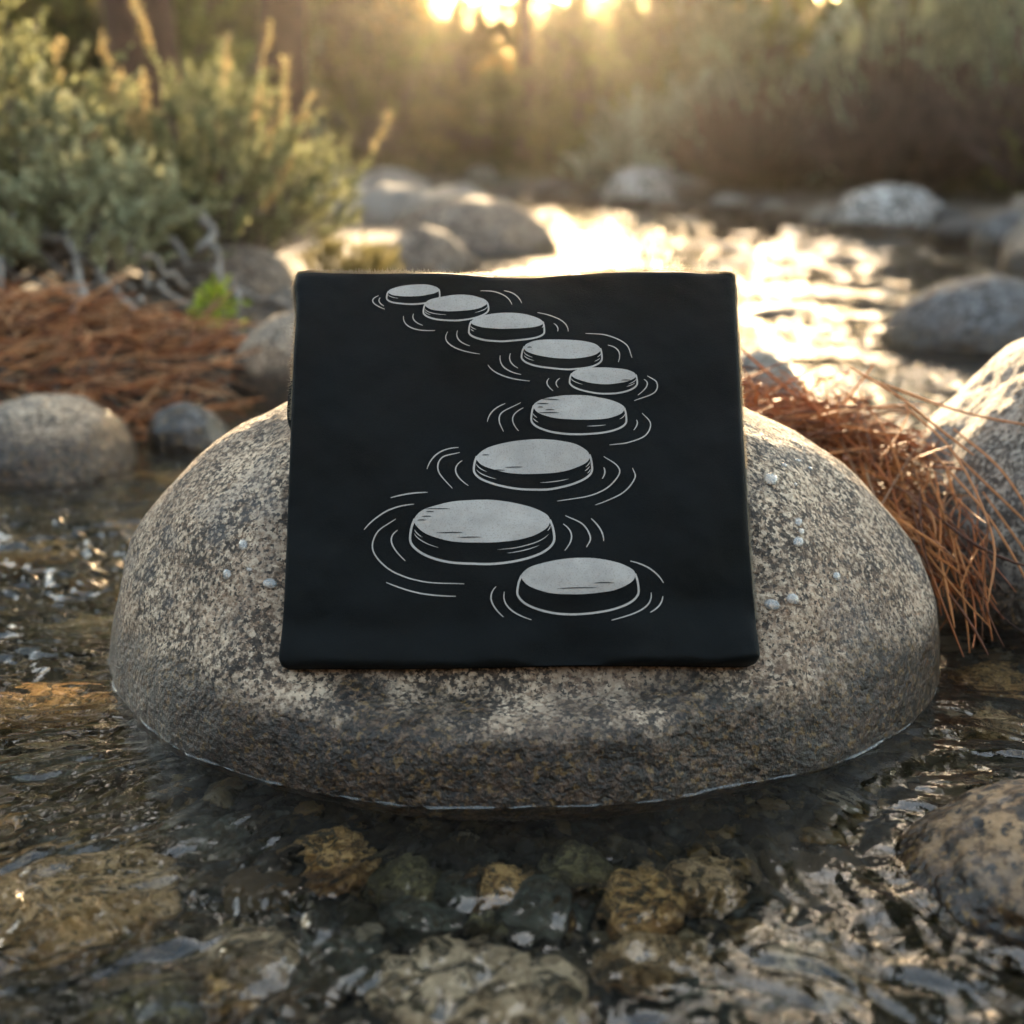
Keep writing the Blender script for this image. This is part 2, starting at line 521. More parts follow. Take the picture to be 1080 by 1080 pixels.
ROCKS = [
 # name label cat loc radii mat seed kwargs
 ("river_boulder", "grey granite boulder half out of frame right of the pine needles", (.680, 1.40, .0), (.275, .25, .268), 'granite_cool', 21, dict(sub=6, power=2.1, rough=.06, small=.03)),
 ("river_boulder", "low wet brown rock cut by the frame, nearest the viewer at lower right", (.372, .793, -.018), (.125, .118, .062), 'wet_granite', 22, dict(sub=6, rough=.09, small=.05)),
 ("river_boulder", "dark flat wet boulder standing in the bright stream above the right boulder", (.98, 2.93, -.01), (.20, .17, .145), 'dark_stone', 23, dict(rough=.10, small=.03)),
 ("river_boulder", "small grey rock peeking out between the shirt edge and the pine needles", (.40, 2.32, .0), (.085, .08, .082), 'granite_cool', 24, dict(rough=.08, small=.04)),
 ("river_boulder", "pale mottled rounded rock at the left edge of the stream", (-.64, 1.88, -.01), (.120, .14, .104), 'granite', 25, dict(sub=6, rough=.08, small=.03)),
 ("river_boulder", "small dark grey stone at the water below the needle litter", (-.475, 2.0, .0), (.060, .06, .058), 'dark_stone', 26, dict(rough=.10)),
 ("river_boulder", "pale tan rock just left of the shirt below the green sprig", (-.35, 2.32, .03), (.115, .12, .115), 'granite', 27, dict(rough=.10, facets=3)),
 ("river_boulder", "big flat-topped brown boulder beyond the top left of the shirt", (-.17, 4.98, -.02), (.33, .30, .205), 'brown_stone', 28, dict(rough=.10, facets=4)),
 ("river_boulder", "low dark brown rock in front of the big flat-topped brown boulder", (-.27, 4.28, .0), (.145, .16, .14), 'brown_stone', 29, dict(rough=.10, facets=3)),
 ("river_boulder", "white-topped boulder at the far end of the stream", (.66, 7.35, .02), (.20, .22, .21), 'granite_far', 30, dict(rough=.12, facets=3)),
 ("river_boulder", "pale oval boulder on the far bank under the dark brush", (1.51, 5.72, .02), (.235, .20, .17), 'granite_far', 31, dict(rough=.08)),
 ("river_boulder", "slate grey leaning boulder at the right end of the far bank", (1.76, 5.05, .0), (.14, .14, .13), 'dark_stone', 32, dict(rough=.10, facets=2)),
 ("river_boulder", "pinkish stone at the right edge of the frame on the far shore", (1.66, 4.42, .0), (.13, .12, .10), 'brown_stone', 33, dict(rough=.12)),
 ("river_boulder", "thin dark rock barely breaking the bright water right of the shirt", (.63, 3.38, -.005), (.070, .06, .024), 'dark_stone', 34, dict(rough=.12)),
 ("river_boulder", "tiny dark rock in midstream just before the far bank", (1.05, 4.55, -.005), (.07, .06, .028), 'dark_stone', 35, dict(rough=.12)),
 ("river_boulder", "pale rock at the top of the left gravel bank behind the yellow bush", (-.66, 6.3, .04), (.24, .2, .12), 'granite_far', 36, dict(rough=.12, facets=2)),
 ("river_boulder", "dark brown rock under the right half of the sagebrush", (-.62, 3.05, .10), (.16, .13, .09), 'brown_stone', 37, dict(rough=.14, facets=3)),
]
for i, (nm, lb, loc, rad, mt, sd_, kw) in enumerate(ROCKS):
    rock(nm, lb, "boulder", loc, rad, mt, sd_, **kw)

rng = np.random.default_rng(5)
# shore stones: prototypes copied along the banks
protos = []
for k in range(6):
    P, F = rock_shape((1, rng.uniform(.7, 1), rng.uniform(.5, .75)), 60 + k, 4, rough=.18, facets=3, small=.03)
    protos.append(mesh_from("shore_stone", P, [F]))
mats = ['granite_far', 'brown_stone', 'granite_far', 'dark_stone', 'granite_cool', 'brown_stone']
for k, me in enumerate(protos): me.materials.append(M[mats[k]])
def shore(x, y, r, k, label, group, sink=.3):
    o = bpy.data.objects.new("shore_stone", protos[k])
    COL.objects.link(o)
    o.scale = (r, r, r)
    o.rotation_euler = (rng.uniform(-.2, .2), rng.uniform(-.2, .2), rng.uniform(0, 6.28))
    z = float(terrain(x, y))
    o.location = (x, y, max(z, -.06) + r * (.45 - sink))
    tag(o, label, "stone", group)
seg_far = [(1.95, 3.3), (1.85, 4.2), (1.55, 5.5), (1.15, 6.7), (.55, 7.5), (.0, 7.9)]
for k in range(46):
    i = rng.integers(0, len(seg_far) - 1); t = rng.random()
    a, b = np.array(seg_far[i]), np.array(seg_far[i + 1])
    p = a + (b - a) * t + rng.normal(size=2) * .14 + np.array([.08, .08])
    shore(p[0], p[1], rng.uniform(.05, .15), rng.integers(0, 6), "one of the small blurred stones lining the far bank of the stream", "stones along the far bank")
for k in range(55):
    x, y = rng.uniform(-1.3, -.05), rng.uniform(5.0, 8.5)
    shore(x, y, rng.uniform(.05, .15), int(rng.choice([0, 2, 0, 2, 1, 4])), "one of the pale blurred stones of the gravel bar beyond the yellow bush", "stones on the left gravel bar")
for k in range(26):
    t = rng.random()
    pts = np.array([(-.36, 2.35), (-.30, 2.9), (-.26, 3.6), (-.12, 4.4)])
    i = rng.integers(0, 3)
    p = pts[i] + (pts[i + 1] - pts[i]) * t + rng.normal(size=2) * .07 + np.array([-.07, 0])
    shore(p[0], p[1], rng.uniform(.03, .08), int(rng.choice([1, 3, 4, 1])), "one of the stones on the left shore between the tan rock and the brown boulder", "stones on the left shore")
for k in range(16):
    x, y = rng.uniform(.1, 1.5), rng.uniform(3.2, 6.3)
    if x > 1.5 - (y - 4.5) * .4: continue
    shore(x, y, rng.uniform(.03, .07), 3, "one of the small dark stones breaking the bright far water", "stones in the far water", sink=.15)

# submerged cobbles, each where the photograph shows one
BED = -.085
COB = [
 (350, 900, 42, 30, 'gold_stone', "mossy golden oval stone under water, first left below the boulder"),
 (428, 928, 40, 32, 'olive_stone', "olive angular stone under water with pale corner, below the shirt's left half"),
 (530, 930, 34, 20, 'gold_stone', "small golden stone under water straight below the boulder"),
 (568, 950, 46, 34, 'slate', "dark slate green stone under water beside the small golden one"),
 (672, 948, 52, 44, 'gold_stone', "large round golden stone under water below the shirt's right half"),
 (745, 925, 44, 24, 'ochre_stone', "flat ochre stone under water left of the bright reflection"),
 (610, 910, 40, 22, 'olive_stone', "dim olive stone under water close to the boulder foot"),
 (480, 935, 20, 20, 'slate', "little dark stone under water between olive and golden stones"),
 (440, 965, 44, 22, 'slate', "dark flat stone under water in front of the olive one"),
 (510, 972, 24, 14, 'olive_stone', "small olive stone under water before the golden one"),
 (495, 1040, 120, 52, 'pale_stone', "large pale slab under water at the bottom centre with orange moss"),
 (80, 935, 115, 55, 'ochre_stone', "large ochre slab under water at the lower left"),
 (45, 742, 75, 20, 'gold_stone', "golden flat stone under water at the left frame edge"),
 (255, 1000, 62, 26, 'pale_stone', "pale cream stone under water at lower left of centre"),
 (160, 1062, 70, 26, 'olive_stone', "olive slab under water at the bottom left corner"),
 (235, 1050, 26, 10, 'gold_stone', "small orange stone under water near the bottom left"),
 (350, 1005, 60, 28, 'slate', "blue grey stone under water left of the large pale slab"),
 (690, 1010, 60, 26, 'ochre_stone', "rusty pale stone under water right of the large pale slab"),
 (850, 1010, 50, 24, 'pale_stone', "pale stone under water below the bright reflection"),
 (880, 1050, 26, 16, 'pale_stone', "round cream stone under water at the lower right"),
 (760, 1055, 70, 26, 'slate', "grey stone under water at the bottom right of centre"),
 (1045, 760, 40, 12, 'ochre_stone', "ochre stone under water below the right boulder"),
 (1050, 712, 44, 14, 'gold_stone', "golden brown stone under water beneath the floating twig"),
 (60, 800, 66, 18, 'slate', "dark stone under water left of the boulder foot"),
 (225, 880, 50, 20, 'slate', "dark stone under water between ochre slab and boulder"),
 (20, 580, 70, 12, 'gold_stone', "golden shallow stone under water by the mottled rock"),
 (95, 660, 60, 14, 'olive_stone', "olive stone under water left of the boulder"),
 (170, 500, 46, 8, 'gold_stone', "golden stone under water behind the boulder's left shoulder"),
]
for i, (px, py, rw, rh, mt, lb) in enumerate(COB):
    rng2 = np.random.default_rng(300 + i)
    h = min(.032, .012 + rw * .0004)
    # the ray is bent at the surface: walk it down to the bed as water bends it
    s0 = on_level(px, py, 0.0); d = s0 - EYE; d /= np.linalg.norm(d)
    hl = math.hypot(d[0], d[1]) / 1.33
    dv = math.sqrt(1 - hl * hl)
    dep = -(BED + h)
    p = s0 + np.array([d[0], d[1], 0]) / math.hypot(d[0], d[1]) * (hl / dv * dep)
    depth = p[1] * math.cos(PITCH) + (CAM_H - p[2]) * math.sin(PITCH)
    rx = rw / FPX * depth
    ang = math.atan2(CAM_H, p[1])
    ry = min(max(rh / FPX * depth / math.sin(ang) * .95, rx * .5), rx * 1.3)
    rock("river_cobble", lb, "stone", (p[0], p[1], BED + h * .25), (rx, ry, h), mt, 300 + i, sub=4, rough=.20, small=.035, facets=1, rz=0)

cprotos = []
for k, mt in enumerate(['gold_stone', 'olive_stone', 'slate', 'ochre_stone', 'slate', 'olive_stone', 'pale_stone']):
    P, F = rock_shape((1, rng.uniform(.7, 1), rng.uniform(.45, .7)), 90 + k, 3, rough=.16, facets=3, small=.03)
    me = mesh_from("river_cobble", P, [F]); me.materials.append(M[mt]); cprotos.append(me)
cnt = 0
while cnt < 190:
    x, y = rng.uniform(-.75, .75), rng.uniform(.60, 1.75)
    if abs(x) > .40 * y + .06: continue
    if ((x - .012) / .37) ** 2 + ((y - 1.17) / .30) ** 2 < 1.05: continue
    r = rng.uniform(.009, .026)
    o = bpy.data.objects.new("river_cobble", cprotos[rng.integers(0, 7)]); COL.objects.link(o)
    o.scale = (r, r, r); o.rotation_euler = (0, 0, rng.uniform(0, 6.28)); o.location = (x, y, float(terrain(x, y)) + r * .25)
    tag(o, "one of the many small rounded stones lying under the near water", "stone", "small stones on the near stream bed")
    cnt += 1
# gravel between them
g = Geo()
V0, F0 = ICO[1]
N = 9500
pts = []
while len(pts) < N:
    x, y = rng.uniform(-1.0, 1.0), rng.uniform(.5, 2.3)
    if abs(x) < .45 * y + .1: pts.append((x, y))
pts = np.array(pts)
zz = terrain(pts[:, 0], pts[:, 1])
sc = .0028 + .0105 * rng.random(N) ** 2
ang = rng.uniform(0, 6.28, N)
sx, sy, sz = sc, sc * rng.uniform(.6, 1, N), sc * rng.uniform(.35, .7, N)
VV = V0[None] * np.stack([sx, sy, sz], -1)[:, None, :]
VV = VV * (1 + .2 * rng.normal(size=(N, len(V0), 1)).clip(-1, 1))
c, s_ = np.cos(ang)[:, None], np.sin(ang)[:, None]
VX = VV[..., 0] * c - VV[..., 1] * s_; VY = VV[..., 0] * s_ + VV[..., 1] * c
VV = np.stack([VX + pts[:, 0:1], VY + pts[:, 1:2], VV[..., 2] + zz[:, None] + sz[:, None] * .4], -1)
FF = (F0[None] + (np.arange(N) * len(V0))[:, None, None]).reshape(-1, 3)
def gravel_mat():
    m = NM("bed_gravel")
    ri = m.n("NewGeometry").outputs["Random Per Island"]
    col = m.ramp(ri, [(0, (.016, .015, .012)), (.25, (.06, .042, .016)), (.5, (.13, .075, .020)), (.66, (.035, .038, .034)), (.84, (.15, .11, .055)), (.95, (.24, .20, .14)), (1, (.22, .09, .02))], 'CONSTANT')
    tc = m.n("TexCoord").outputs["Object"]
    col = m.mix(m.gr(m.noise(tc, 160, 3).outputs["Fac"], .4, .6, 0, .5), col, (.03, .025, .015))
    return m.finish(m.pbr(col, .6).outputs[0])
o = obj("gravel", mesh_from("gravel", VV.reshape(-1, 3), [FF]), gravel_mat())
tag(o, "fine brown and grey gravel covering the near stream bed", kind='stuff')

# ------------------------------------------------------------------ water
fx_ = (np.linspace(0, 1, 130)[1:] ** 1.7) * 5.2
wx = np.concatenate([-.78 - fx_[::-1], np.linspace(-.78, .78, 720), .78 + fx_])
wy = np.concatenate([np.linspace(.42, 1.9, 640), 1.9 + (np.linspace(0, 1, 262)[1:] ** 1.6) * 7.2])
X, Y = np.meshgrid(wx, wy, indexing='ij')
def water_h(X, Y):
    near = sstep(2.1, 1.45, Y)
    dx, dy = X - .012, Y - 1.17
    th = np.arctan2(dy / .80, dx)
    rad = np.sqrt((dx / .363) ** 2 + (dy / .292) ** 2)
    rm = (rad - 1) * .32
    wq = .16 * fbm(X * 14, Y * 14, 3, 70, 3)
    # ripples drawn out away from the boulder's foot
    a = fbm(th * 27 + wq * 12, rm * 26 + th * 3, 0, 71, 4, .5)
    b = fbm(th * 46 + wq * 20, rm * 36, 4, 72, 2, .6)
    side = np.clip(np.abs(np.sin(th - math.pi / 2)), 0, 1)
    calm = .28 + .72 * sstep(.0, .12, rm) * (.65 + .35 * sstep(.2, .7, np.abs(th + math.pi / 2)))
    h1 = (a * .0041 + b * .0012) * calm * (1 + .8 * sstep(.12, .35, rm)) * (1 - .25 * sstep(.02, .18, X) * sstep(1.05, .9, Y))
    # cross chop of the shallow riffle on the left
    c = fbm(X * 22 + Y * 8, Y * 34, 6, 74, 3, .6)
    lf = sstep(-.25, -.45, X) * sstep(.95, 1.15, Y) * sstep(1.75, 1.5, Y)
    h1 = h1 + c * .0085 * lf
    # open stream: crests across the flow
    d = fbm(X * 7 + 2 * fbm(X * 2, Y * 2, 0, 80, 2), Y * 13, 8, 76, 4, .55)
    e = fbm(X * 26, Y * 40, 9, 77, 2, .6)
    h2 = (d * .0115 + e * .0034) * (1 + .9 * sstep(3.2, 5.2, Y))
    # swell bending around the lower right rock
    q = np.hypot((X - .385) / 1.0, (Y - .80) / 1.0)
    h1 = h1 + .0012 * np.sin(q * 150 + 3 * fbm(X * 8, Y * 8, 0, 79, 2)) * np.exp(-((q - .17) / .06) ** 2)
    h = h1 * near + h2 * (1 - near)
    # meniscus where water climbs the boulder
    return h
Zw = water_h(X, Y)
# lift the water where it meets the boulder so the edge is soft
tb = sdist(X, Y)
keep = (tb < .6)
Zw = np.where(keep, Zw, -.02)
def water_mat():
    m = NM("stream_water")
    pos = m.n("NewGeometry").outputs["Position"]
    mp = m.n("Mapping"); m.l(pos, mp.inputs[0]); mp.inputs["Scale"].default_value = (1, .8, 1)
    n1 = m.noise(mp.outputs[0], 55, 3, .55, .8)
    n2 = m.noise(mp.outputs[0], 150, 2, .5, .5)
    h = m.math('ADD', n1.outputs["Fac"], m.math('MULTIPLY', n2.outputs["Fac"], .22))
    nrm = m.bump(h, .6, .0013)
    p = m.pbr((1.0, .95, .83), .02, nrm, **{"IOR": 1.47, "Transmission Weight": 1.0})
    return m.finish(p.outputs[0])
M['water'] = water_mat()
water = obj("stream_water", mesh_from("stream_water", np.stack([X, Y, Zw], -1).reshape(-1, 3), [grid_faces(len(wx), len(wy))]), M['water'])
tag(water, "clear rippled stream water", kind='structure')

# foam and bright water edge climbing the boulder foot
def edge_line(name, cx, cy_, rx, ry, seed, zc, thick, label, a0=-math.pi, a1=0.0, bvh=None, n=1400):
    th = np.linspace(a0, a1, n)
    out = []
    for t in th:
        dirv = Vector((math.cos(t), math.sin(t), 0))
        hit = bvh.ray_cast(Vector((cx, cy_, zc)) + dirv * 1.0, -dirv)
        if hit[0] is not None:
            out.append(hit[0])
    P = np.array([tuple(p) for p in out])
    n = len(P)
    k = np.arange(n)
    w_ = thick * (.05 + 1.1 * np.clip(.30 + 2.2 * fbm(k * .05, 0, seed, seed, 3), 0, 1.3))
    cc = np.array([cx, cy_, 0])
    rad = P - cc; rad[:, 2] = 0; rad /= np.linalg.norm(rad, axis=1, keepdims=True)
    P = P + rad * (w_ * .5)[:, None] + np.stack([0 * k, 0 * k, .0006 * fbm(k * .09, 3, 0, seed + 1, 2)], -1)
    V, Fq = tubes(P[None], w_[None], 6)
    o = obj(name, mesh_from(name, V, Fq), M['foam'])
    tag(o, label, kind='stuff')
def foam_mat():
    m = NM("water_edge")
    tc = m.n("TexCoord").outputs["Object"]
    nz = m.noise(tc, 160, 3, .6)
    nrm = m.bump(nz.outputs["Fac"], .6, .001)
    p = m.pbr((.92, .94, .94), .10, nrm, **{"IOR": 1.333, "Transmission Weight": .9})
    return m.finish(p.outputs[0])
M['foam'] = foam_mat()
edge_line("water_edge", .007, 1.172, .37, .3, 5, .0006, .0009, "thin bright line of foam where the water meets the boulder foot", -math.pi * 1.06, math.pi * .06, BVH)

# ------------------------------------------------------------------ folded shirt
shirt = empty("folded_tshirt", tuple(SB))
tag(shirt, "folded black t-shirt with a print of stepping stones, propped upright on the boulder", "t-shirt")
U = np.array([1.0, 0, 0])
def to_plane(px, py):
    d = ray(px, py)
    t = ((SB - EYE) @ SN) / (d @ SN)
    P = EYE + d * t[..., None]
    return np.stack([(P - SB) @ U, (P - SB) @ ST], -1)
def poly_curve(pts, n):
    """Catmull-Rom through pts, n samples."""
    P = np.asarray(pts, float)
    if len(P) == 3:
        t = np.linspace(0, 1, n)[:, None]
        c = 2 * P[1] - .5 * (P[0] + P[2])
        return (1 - t) ** 2 * P[0] + 2 * t * (1 - t) * c + t * t * P[2]
    P = np.concatenate([2 * P[:1] - P[1:2], P, 2 * P[-1:] - P[-2:-1]])
    m_ = len(P) - 3
    t = np.linspace(0, m_, n); i = np.minimum(t.astype(int), m_ - 1); f = (t - i)[:, None]
    a, b, c, d = P[i], P[i + 1], P[i + 2], P[i + 3]
    return .5 * (2 * b + (c - a) * f + (2 * a - 5 * b + 4 * c - d) * f ** 2 + (3 * b - a - 3 * c + d) * f ** 3)
NS = 150
tt = np.linspace(0, 1, NS)
e_ = .5 - .5 * np.cos(np.pi * tt)
tt = .45 * e_ + .55 * tt
def sample(pts):
    big = poly_curve(pts, 2000)
    L = np.concatenate([[0], np.cumsum(np.linalg.norm(np.diff(big, axis=0), axis=1))]); L /= L[-1]
    return np.stack([np.interp(tt, L, big[:, 0]), np.interp(tt, L, big[:, 1])], -1)
top = sample([(313, 291), (318, 286), (335, 285), (380, 285.5), (430, 286), (480, 288), (520, 290.5), (560, 290), (600, 287), (650, 284.5), (710, 285.5), (745, 286.5), (768, 286), (775, 291)])
bot = sample([(294, 696), (300, 703), (330, 703), (420, 703), (500, 702), (600, 700), (700, 700), (770, 701), (794, 700), (801, 694)])
left = sample([(294, 696), (293, 688), (297, 655), (300, 600), (303, 520), (306, 440), (309, 380), (312, 330), (310, 305), (313, 291)])
right = sample([(801, 694), (802, 686), (798, 650), (792, 580), (787, 500), (783, 430), (780, 370), (777, 320), (776, 302), (775, 291)])
s_, t_ = tt[:, None, None], tt[None, :, None]
G = (1 - t_) * bot[:, None] + t_ * top[:, None] + (1 - s_) * left[None] + s_ * right[None]
G = G - ((1 - s_) * (1 - t_) * bot[0] + s_ * (1 - t_) * bot[-1] + (1 - s_) * t_ * top[0] + s_ * t_ * top[-1])
def wrinkle(a, b):
    """front relief of the cloth in metres at shirt-plane coords (a across, b up)."""
    h = .0022 * fbm(a * 9 + 1.3, b * 8, 0, 31, 3)
    dgl = (a * .75 + b * .66)
    h = h + .0017 * np.sin(dgl * 42 + 3 * fbm(a * 5, b * 5, 0, 33, 2)) * sstep(-.12, .02, -a) * sstep(.05, .2, b)
    dg2 = (a * .8 - b * .6)
    h = h + .0016 * np.sin(dg2 * 46 + 2 * fbm(a * 5, b * 5, 2, 34, 2)) * sstep(.04, .16, a)
    h = h + .0022 * sstep(.05, .0, b) * fbm(a * 20, b * 5, 0, 36, 2)
    h = h + .0012 * fbm(a * 26 + b * 9, b * 26 - a * 9, 0, 35, 3) - .0012 * np.exp(-((b - .035 - .01 * np.sin(a * 14)) / .013) ** 2)
    return 2.6 * h + .0045 * fbm(a * 6 - b * 4, b * 5 + a * 3, 4, 38, 2)
PL = to_plane(G[..., 0], G[..., 1])
def slab(PL, T, off, wr=1.0, rr=.007):
    a, b = PL[..., 0], PL[..., 1]
    W_ = np.linalg.norm(PL[-1, 60] - PL[0, 60]); H_ = np.linalg.norm(PL[60, -1] - PL[60, 0])
    e = np.minimum(np.minimum(tt, 1 - tt)[:, None] * W_, np.minimum(tt, 1 - tt)[None, :] * H_)
    f = np.sqrt(np.clip(1 - (1 - np.clip(e / rr, 0, 1)) ** 2, 0, 1))
    zf = off - T / 2 + f * (T / 2 + wr * wrinkle(a, b))
    zb = off - T / 2 - f * T / 2
    def w3(z): return a[..., None] * U + b[..., None] * ST + z[..., None] * SN
    V = np.concatenate([w3(zf).reshape(-1, 3), w3(zb).reshape(-1, 3)])
    F1 = grid_faces(NS, NS)
    return V, [F1[:, ::-1], F1 + NS * NS]
def cloth_mat(name, c):
    m = NM(name)
    tc = m.n("TexCoord").outputs["Object"]
    sep = m.n("SeparateXYZ"); m.l(tc, sep.inputs[0])
    wv = m.n("TexWave", _wave_type='BANDS', _bands_direction='X'); m.l(tc, wv.inputs[0]); wv.inputs["Scale"].default_value = 420; wv.inputs["Distortion"].default_value = 1.5
    nz = m.noise(tc, 900, 2, .6)
    h = m.math('ADD', m.math('MULTIPLY', wv.outputs[1], .5), nz.outputs["Fac"])
    big = m.noise(tc, 9, 3, .5)
    col = m.mix(m.gr(big.outputs["Fac"], .35, .65), tuple(c), tuple(1.35 * v for v in c))
    p = m.pbr(col, .62, m.bump(h, .7, .0006), **{"Sheen Weight": .02, "Sheen Roughness": .4, "Specular IOR Level": .11})
    p.inputs["Sheen Tint"].default_value = (.55, .80, 1, 1)
    return m.finish(p.outputs[0])
M['cloth'] = cloth_mat("black_cotton", (.0013, .0020, .0021))
V, Fc = slab(PL, SHIRT_T * .75, 0)
front = obj("folded_front", mesh_from("folded_front", V, Fc), M['cloth'], shirt)
# the layer folded behind, showing past the left edge halfway up
PB = PL.copy()
cx_ = PB[..., 0].mean()
PB[..., 0] = PB[..., 0] * .992
PB[..., 0] -= np.where(PB[..., 0] < 0, .0060 * np.exp(-(((PB[..., 1] - .205) / .022) ** 4)) + 0.0, 0) + .0
PB[..., 1] = PB[..., 1] * .990 + .0006
V, Fc = slab(PB, SHIRT_T * .6, -SHIRT_T * .68, 0.3, .004)
obj("folded_back_layer", mesh_from("folded_back_layer", V, Fc), M['cloth'], shirt)
# loose cotton fibres along the outline that catch the low sun
rngf = np.random.default_rng(8)
def fuzz(curve, n):
    big = poly_curve(curve, 3000)
    idx = rngf.integers(0, 2999, n)
    q = to_plane(big[idx, 0], big[idx, 1])
    base = q[:, 0:1] * U + q[:, 1:2] * ST - SN * rngf.uniform(.001, .012, (n, 1))
    ctr = np.array([0, 0, 0]) + ST * .16
    d = base - ctr; d /= np.linalg.norm(d, axis=1, keepdims=True)
    d = np.where(np.abs(base @ U)[:, None] > .16, U * np.sign(base @ U)[:, None], ST) + rngf.normal(size=(n, 3)) * .6
    L = rngf.uniform(.0006, .0019, (n, 1))
    P = np.stack([base - d * .0004, base + d * L * .5 + rngf.normal(size=(n, 3)) * .0002, base + d * L + rngf.normal(size=(n, 3)) * .0004], 1)
    return tubes(P, np.array([[.00011, .00009, .00005]]), 3)
gz = Geo()
gz.add(*fuzz([(313, 291), (318, 286), (335, 285), (380, 285.5), (430, 286), (480, 288), (520, 290.5), (560, 290), (600, 287), (650, 284.5), (710, 285.5), (745, 286.5), (768, 286), (775, 291)], 15000))
gz.add(*fuzz([(775, 291), (777, 320), (780, 370), (783, 430), (787, 500), (792, 580), (798, 650)], 5000))
gz.add(*fuzz([(313, 291), (310, 305), (312, 330), (309, 380), (306, 440)], 2600))
fm = NM("cotton_fibres")
tb_ = fm.n("BsdfTranslucent"); tb_.inputs[0].default_value = (.85, .78, .65, 1)
db_ = fm.n("BsdfDiffuse"); db_.inputs[0].default_value = (.10, .10, .10, 1)
mx = fm.n("MixShader"); mx.inputs[0].default_value = .6; fm.l(db_.outputs[0], mx.inputs[1]); fm.l(tb_.outputs[0], mx.inputs[2])
M['fibre'] = fm.finish(mx.outputs[0])
obj("cotton_fuzz", gz.build("cotton_fuzz"), M['fibre'], shirt)

# the print
def lift(PP, dz=.00035):
    a, b = PP[..., 0], PP[..., 1]
    z = wrinkle(a, b) + dz
    return a[..., None] * U + b[..., None] * ST + z[..., None] * SN
pg, dg = Geo(), Geo()
def stroke(pts, wpx=1.5, g_=None, dz=.00035, n=40, taper=True, cap=.35):
    P = poly_curve(pts, n)
    T = np.gradient(P, axis=0); T /= np.linalg.norm(T, axis=1, keepdims=True)
    Nn = np.stack([-T[:, 1], T[:, 0]], -1)
    k = np.linspace(0, 1, n)
    wv = wpx * .5 * ((cap + (1 - cap) * np.sin(np.pi * k) ** .6) if taper else np.ones(n))
    A, B = P + Nn * wv[:, None], P - Nn * wv[:, None]
    Q = np.stack([A, B], 1).reshape(-1, 2)
    V = lift(to_plane(Q[:, 0], Q[:, 1]), dz)
    i = np.arange(n - 1) * 2
    (g_ or pg).add(V, [np.stack([i, i + 1, i + 3, i + 2], -1)])
def disc(x0, x1, y0, y1, ybase, sx0, sx1, lines=()):
    cx, cyy, rx, ry = (x0 + x1) / 2, (y0 + y1) / 2, (x1 - x0) / 2, (y1 - y0) / 2
    na, nr = 96, 14
    a = np.linspace(0, 2 * np.pi, na, endpoint=False)
    r = np.linspace(0, 1, nr + 1)[1:]
    jit = 1 + .006 * np.sin(a * 5 + x0) + .004 * np.sin(a * 11 + y0)
    px = cx + rx * r[:, None] * np.cos(a) * jit
    py = cyy + ry * r[:, None] * np.sin(a) * jit
    Q = np.concatenate([[[cx, cyy]], np.stack([px, py], -1).reshape(-1, 2)])
    V = lift(to_plane(Q[:, 0], Q[:, 1]))
    k = np.arange(na); k2 = (k + 1) % na
    tri = np.stack([np.zeros(na, int), 1 + k2, 1 + k], -1)
    quads = np.concatenate([np.stack([1 + j * na + k, 1 + j * na + k2, 1 + (j + 1) * na + k2, 1 + (j + 1) * na + k], -1) for j in range(nr - 1)])
    pg.add(V, [tri, quads])
    # the line that runs down the sides and round the foot
    wpx = 1.1 + rx * .018
    scx, srx = (sx0 + sx1) / 2, (sx1 - sx0) / 2
    dy = ybase - y1
    pts = [(x0 + .3, cyy - 0.10 * ry), (sx0 + (x0 - sx0) * .35, cyy + dy * .30)]
    for q in np.linspace(np.pi, 0, 15):
        pts.append((scx + srx * np.cos(q), cyy + dy * .80 + (ybase - cyy - dy * .80) * np.sin(q) ** 1.0))
    pts += [(sx1 - (sx1 - x1) * .35, cyy + dy * .30), (x1 - .3, cyy - 0.10 * ry)]
    stroke(pts, wpx, n=160, taper=False)
    # cracks along the stone's sides, light on the dark band
    def arc(q0, q1, f, wd=.8):
        q = np.linspace(q0, q1, 7)
        stroke(np.stack([cx + rx * (1 + .03 * f) * np.cos(q), cyy + dy * f + ry * np.sin(q)], -1), wd, n=18, cap=.1)
    for (q0, q1, f) in lines: arc(q0, q1, f, .6 + rx * .006)
PI = math.pi
disc(409.6, 463.3, 301.6, 314, 321.9, 407.8, 464, [(PI * .98, PI * .7, .3)])
disc(448.5, 514, 314, 331, 340.3, 446.7, 515.4, [(PI * .98, PI * .6, .38), (PI * .3, 0.05, .38), (PI * .97, PI * .8, .62)])
disc(497, 572.8, 334.3, 351, 363.3, 494.7, 574, [(PI * .98, PI * .82, .3), (.3, .02, .25), (PI * .96, PI * .86, .5)])
disc(552.8, 633.3, 359.7, 380.3, 391.7, 550, 634.7, [(PI * .98, PI * .78, .3), (PI * .95, PI * .76, .55), (.45, .05, .3), (.6, .25, .55)])
disc(602.5, 670.6, 388, 405.3, 415.3, 600.6, 672, [(PI * .98, PI * .72, .35), (.7, .04, .3), (.8, .3, .5)])
disc(562.5, 658.9, 418, 444, 458.9, 560.3, 660.8, [(PI * .97, PI * .86, .35), (PI * .95, PI * .84, .6), (1.4, .95, .45), (.5, .04, .3)])
disc(502.5, 622, 463, 498.6, 514.6, 499.6, 624.7, [(PI * .97, PI * .8, .3), (PI * .94, PI * .72, .6), (1.45, .9, .55), (.4, .08, .25), (.45, .15, .45), (.35, .1, .7)])
disc(436.9, 580.3, 526.3, 571.9, 594, 432.2, 584.7, [(PI * .96, PI * .84, .25), (PI * .96, PI * .72, .42), (1.35, .25, .35), (1.2, .6, .55), (.3, .04, .15)])
disc(550, 670, 588.6, 626.4, 646.4, 545.6, 673.6, [])
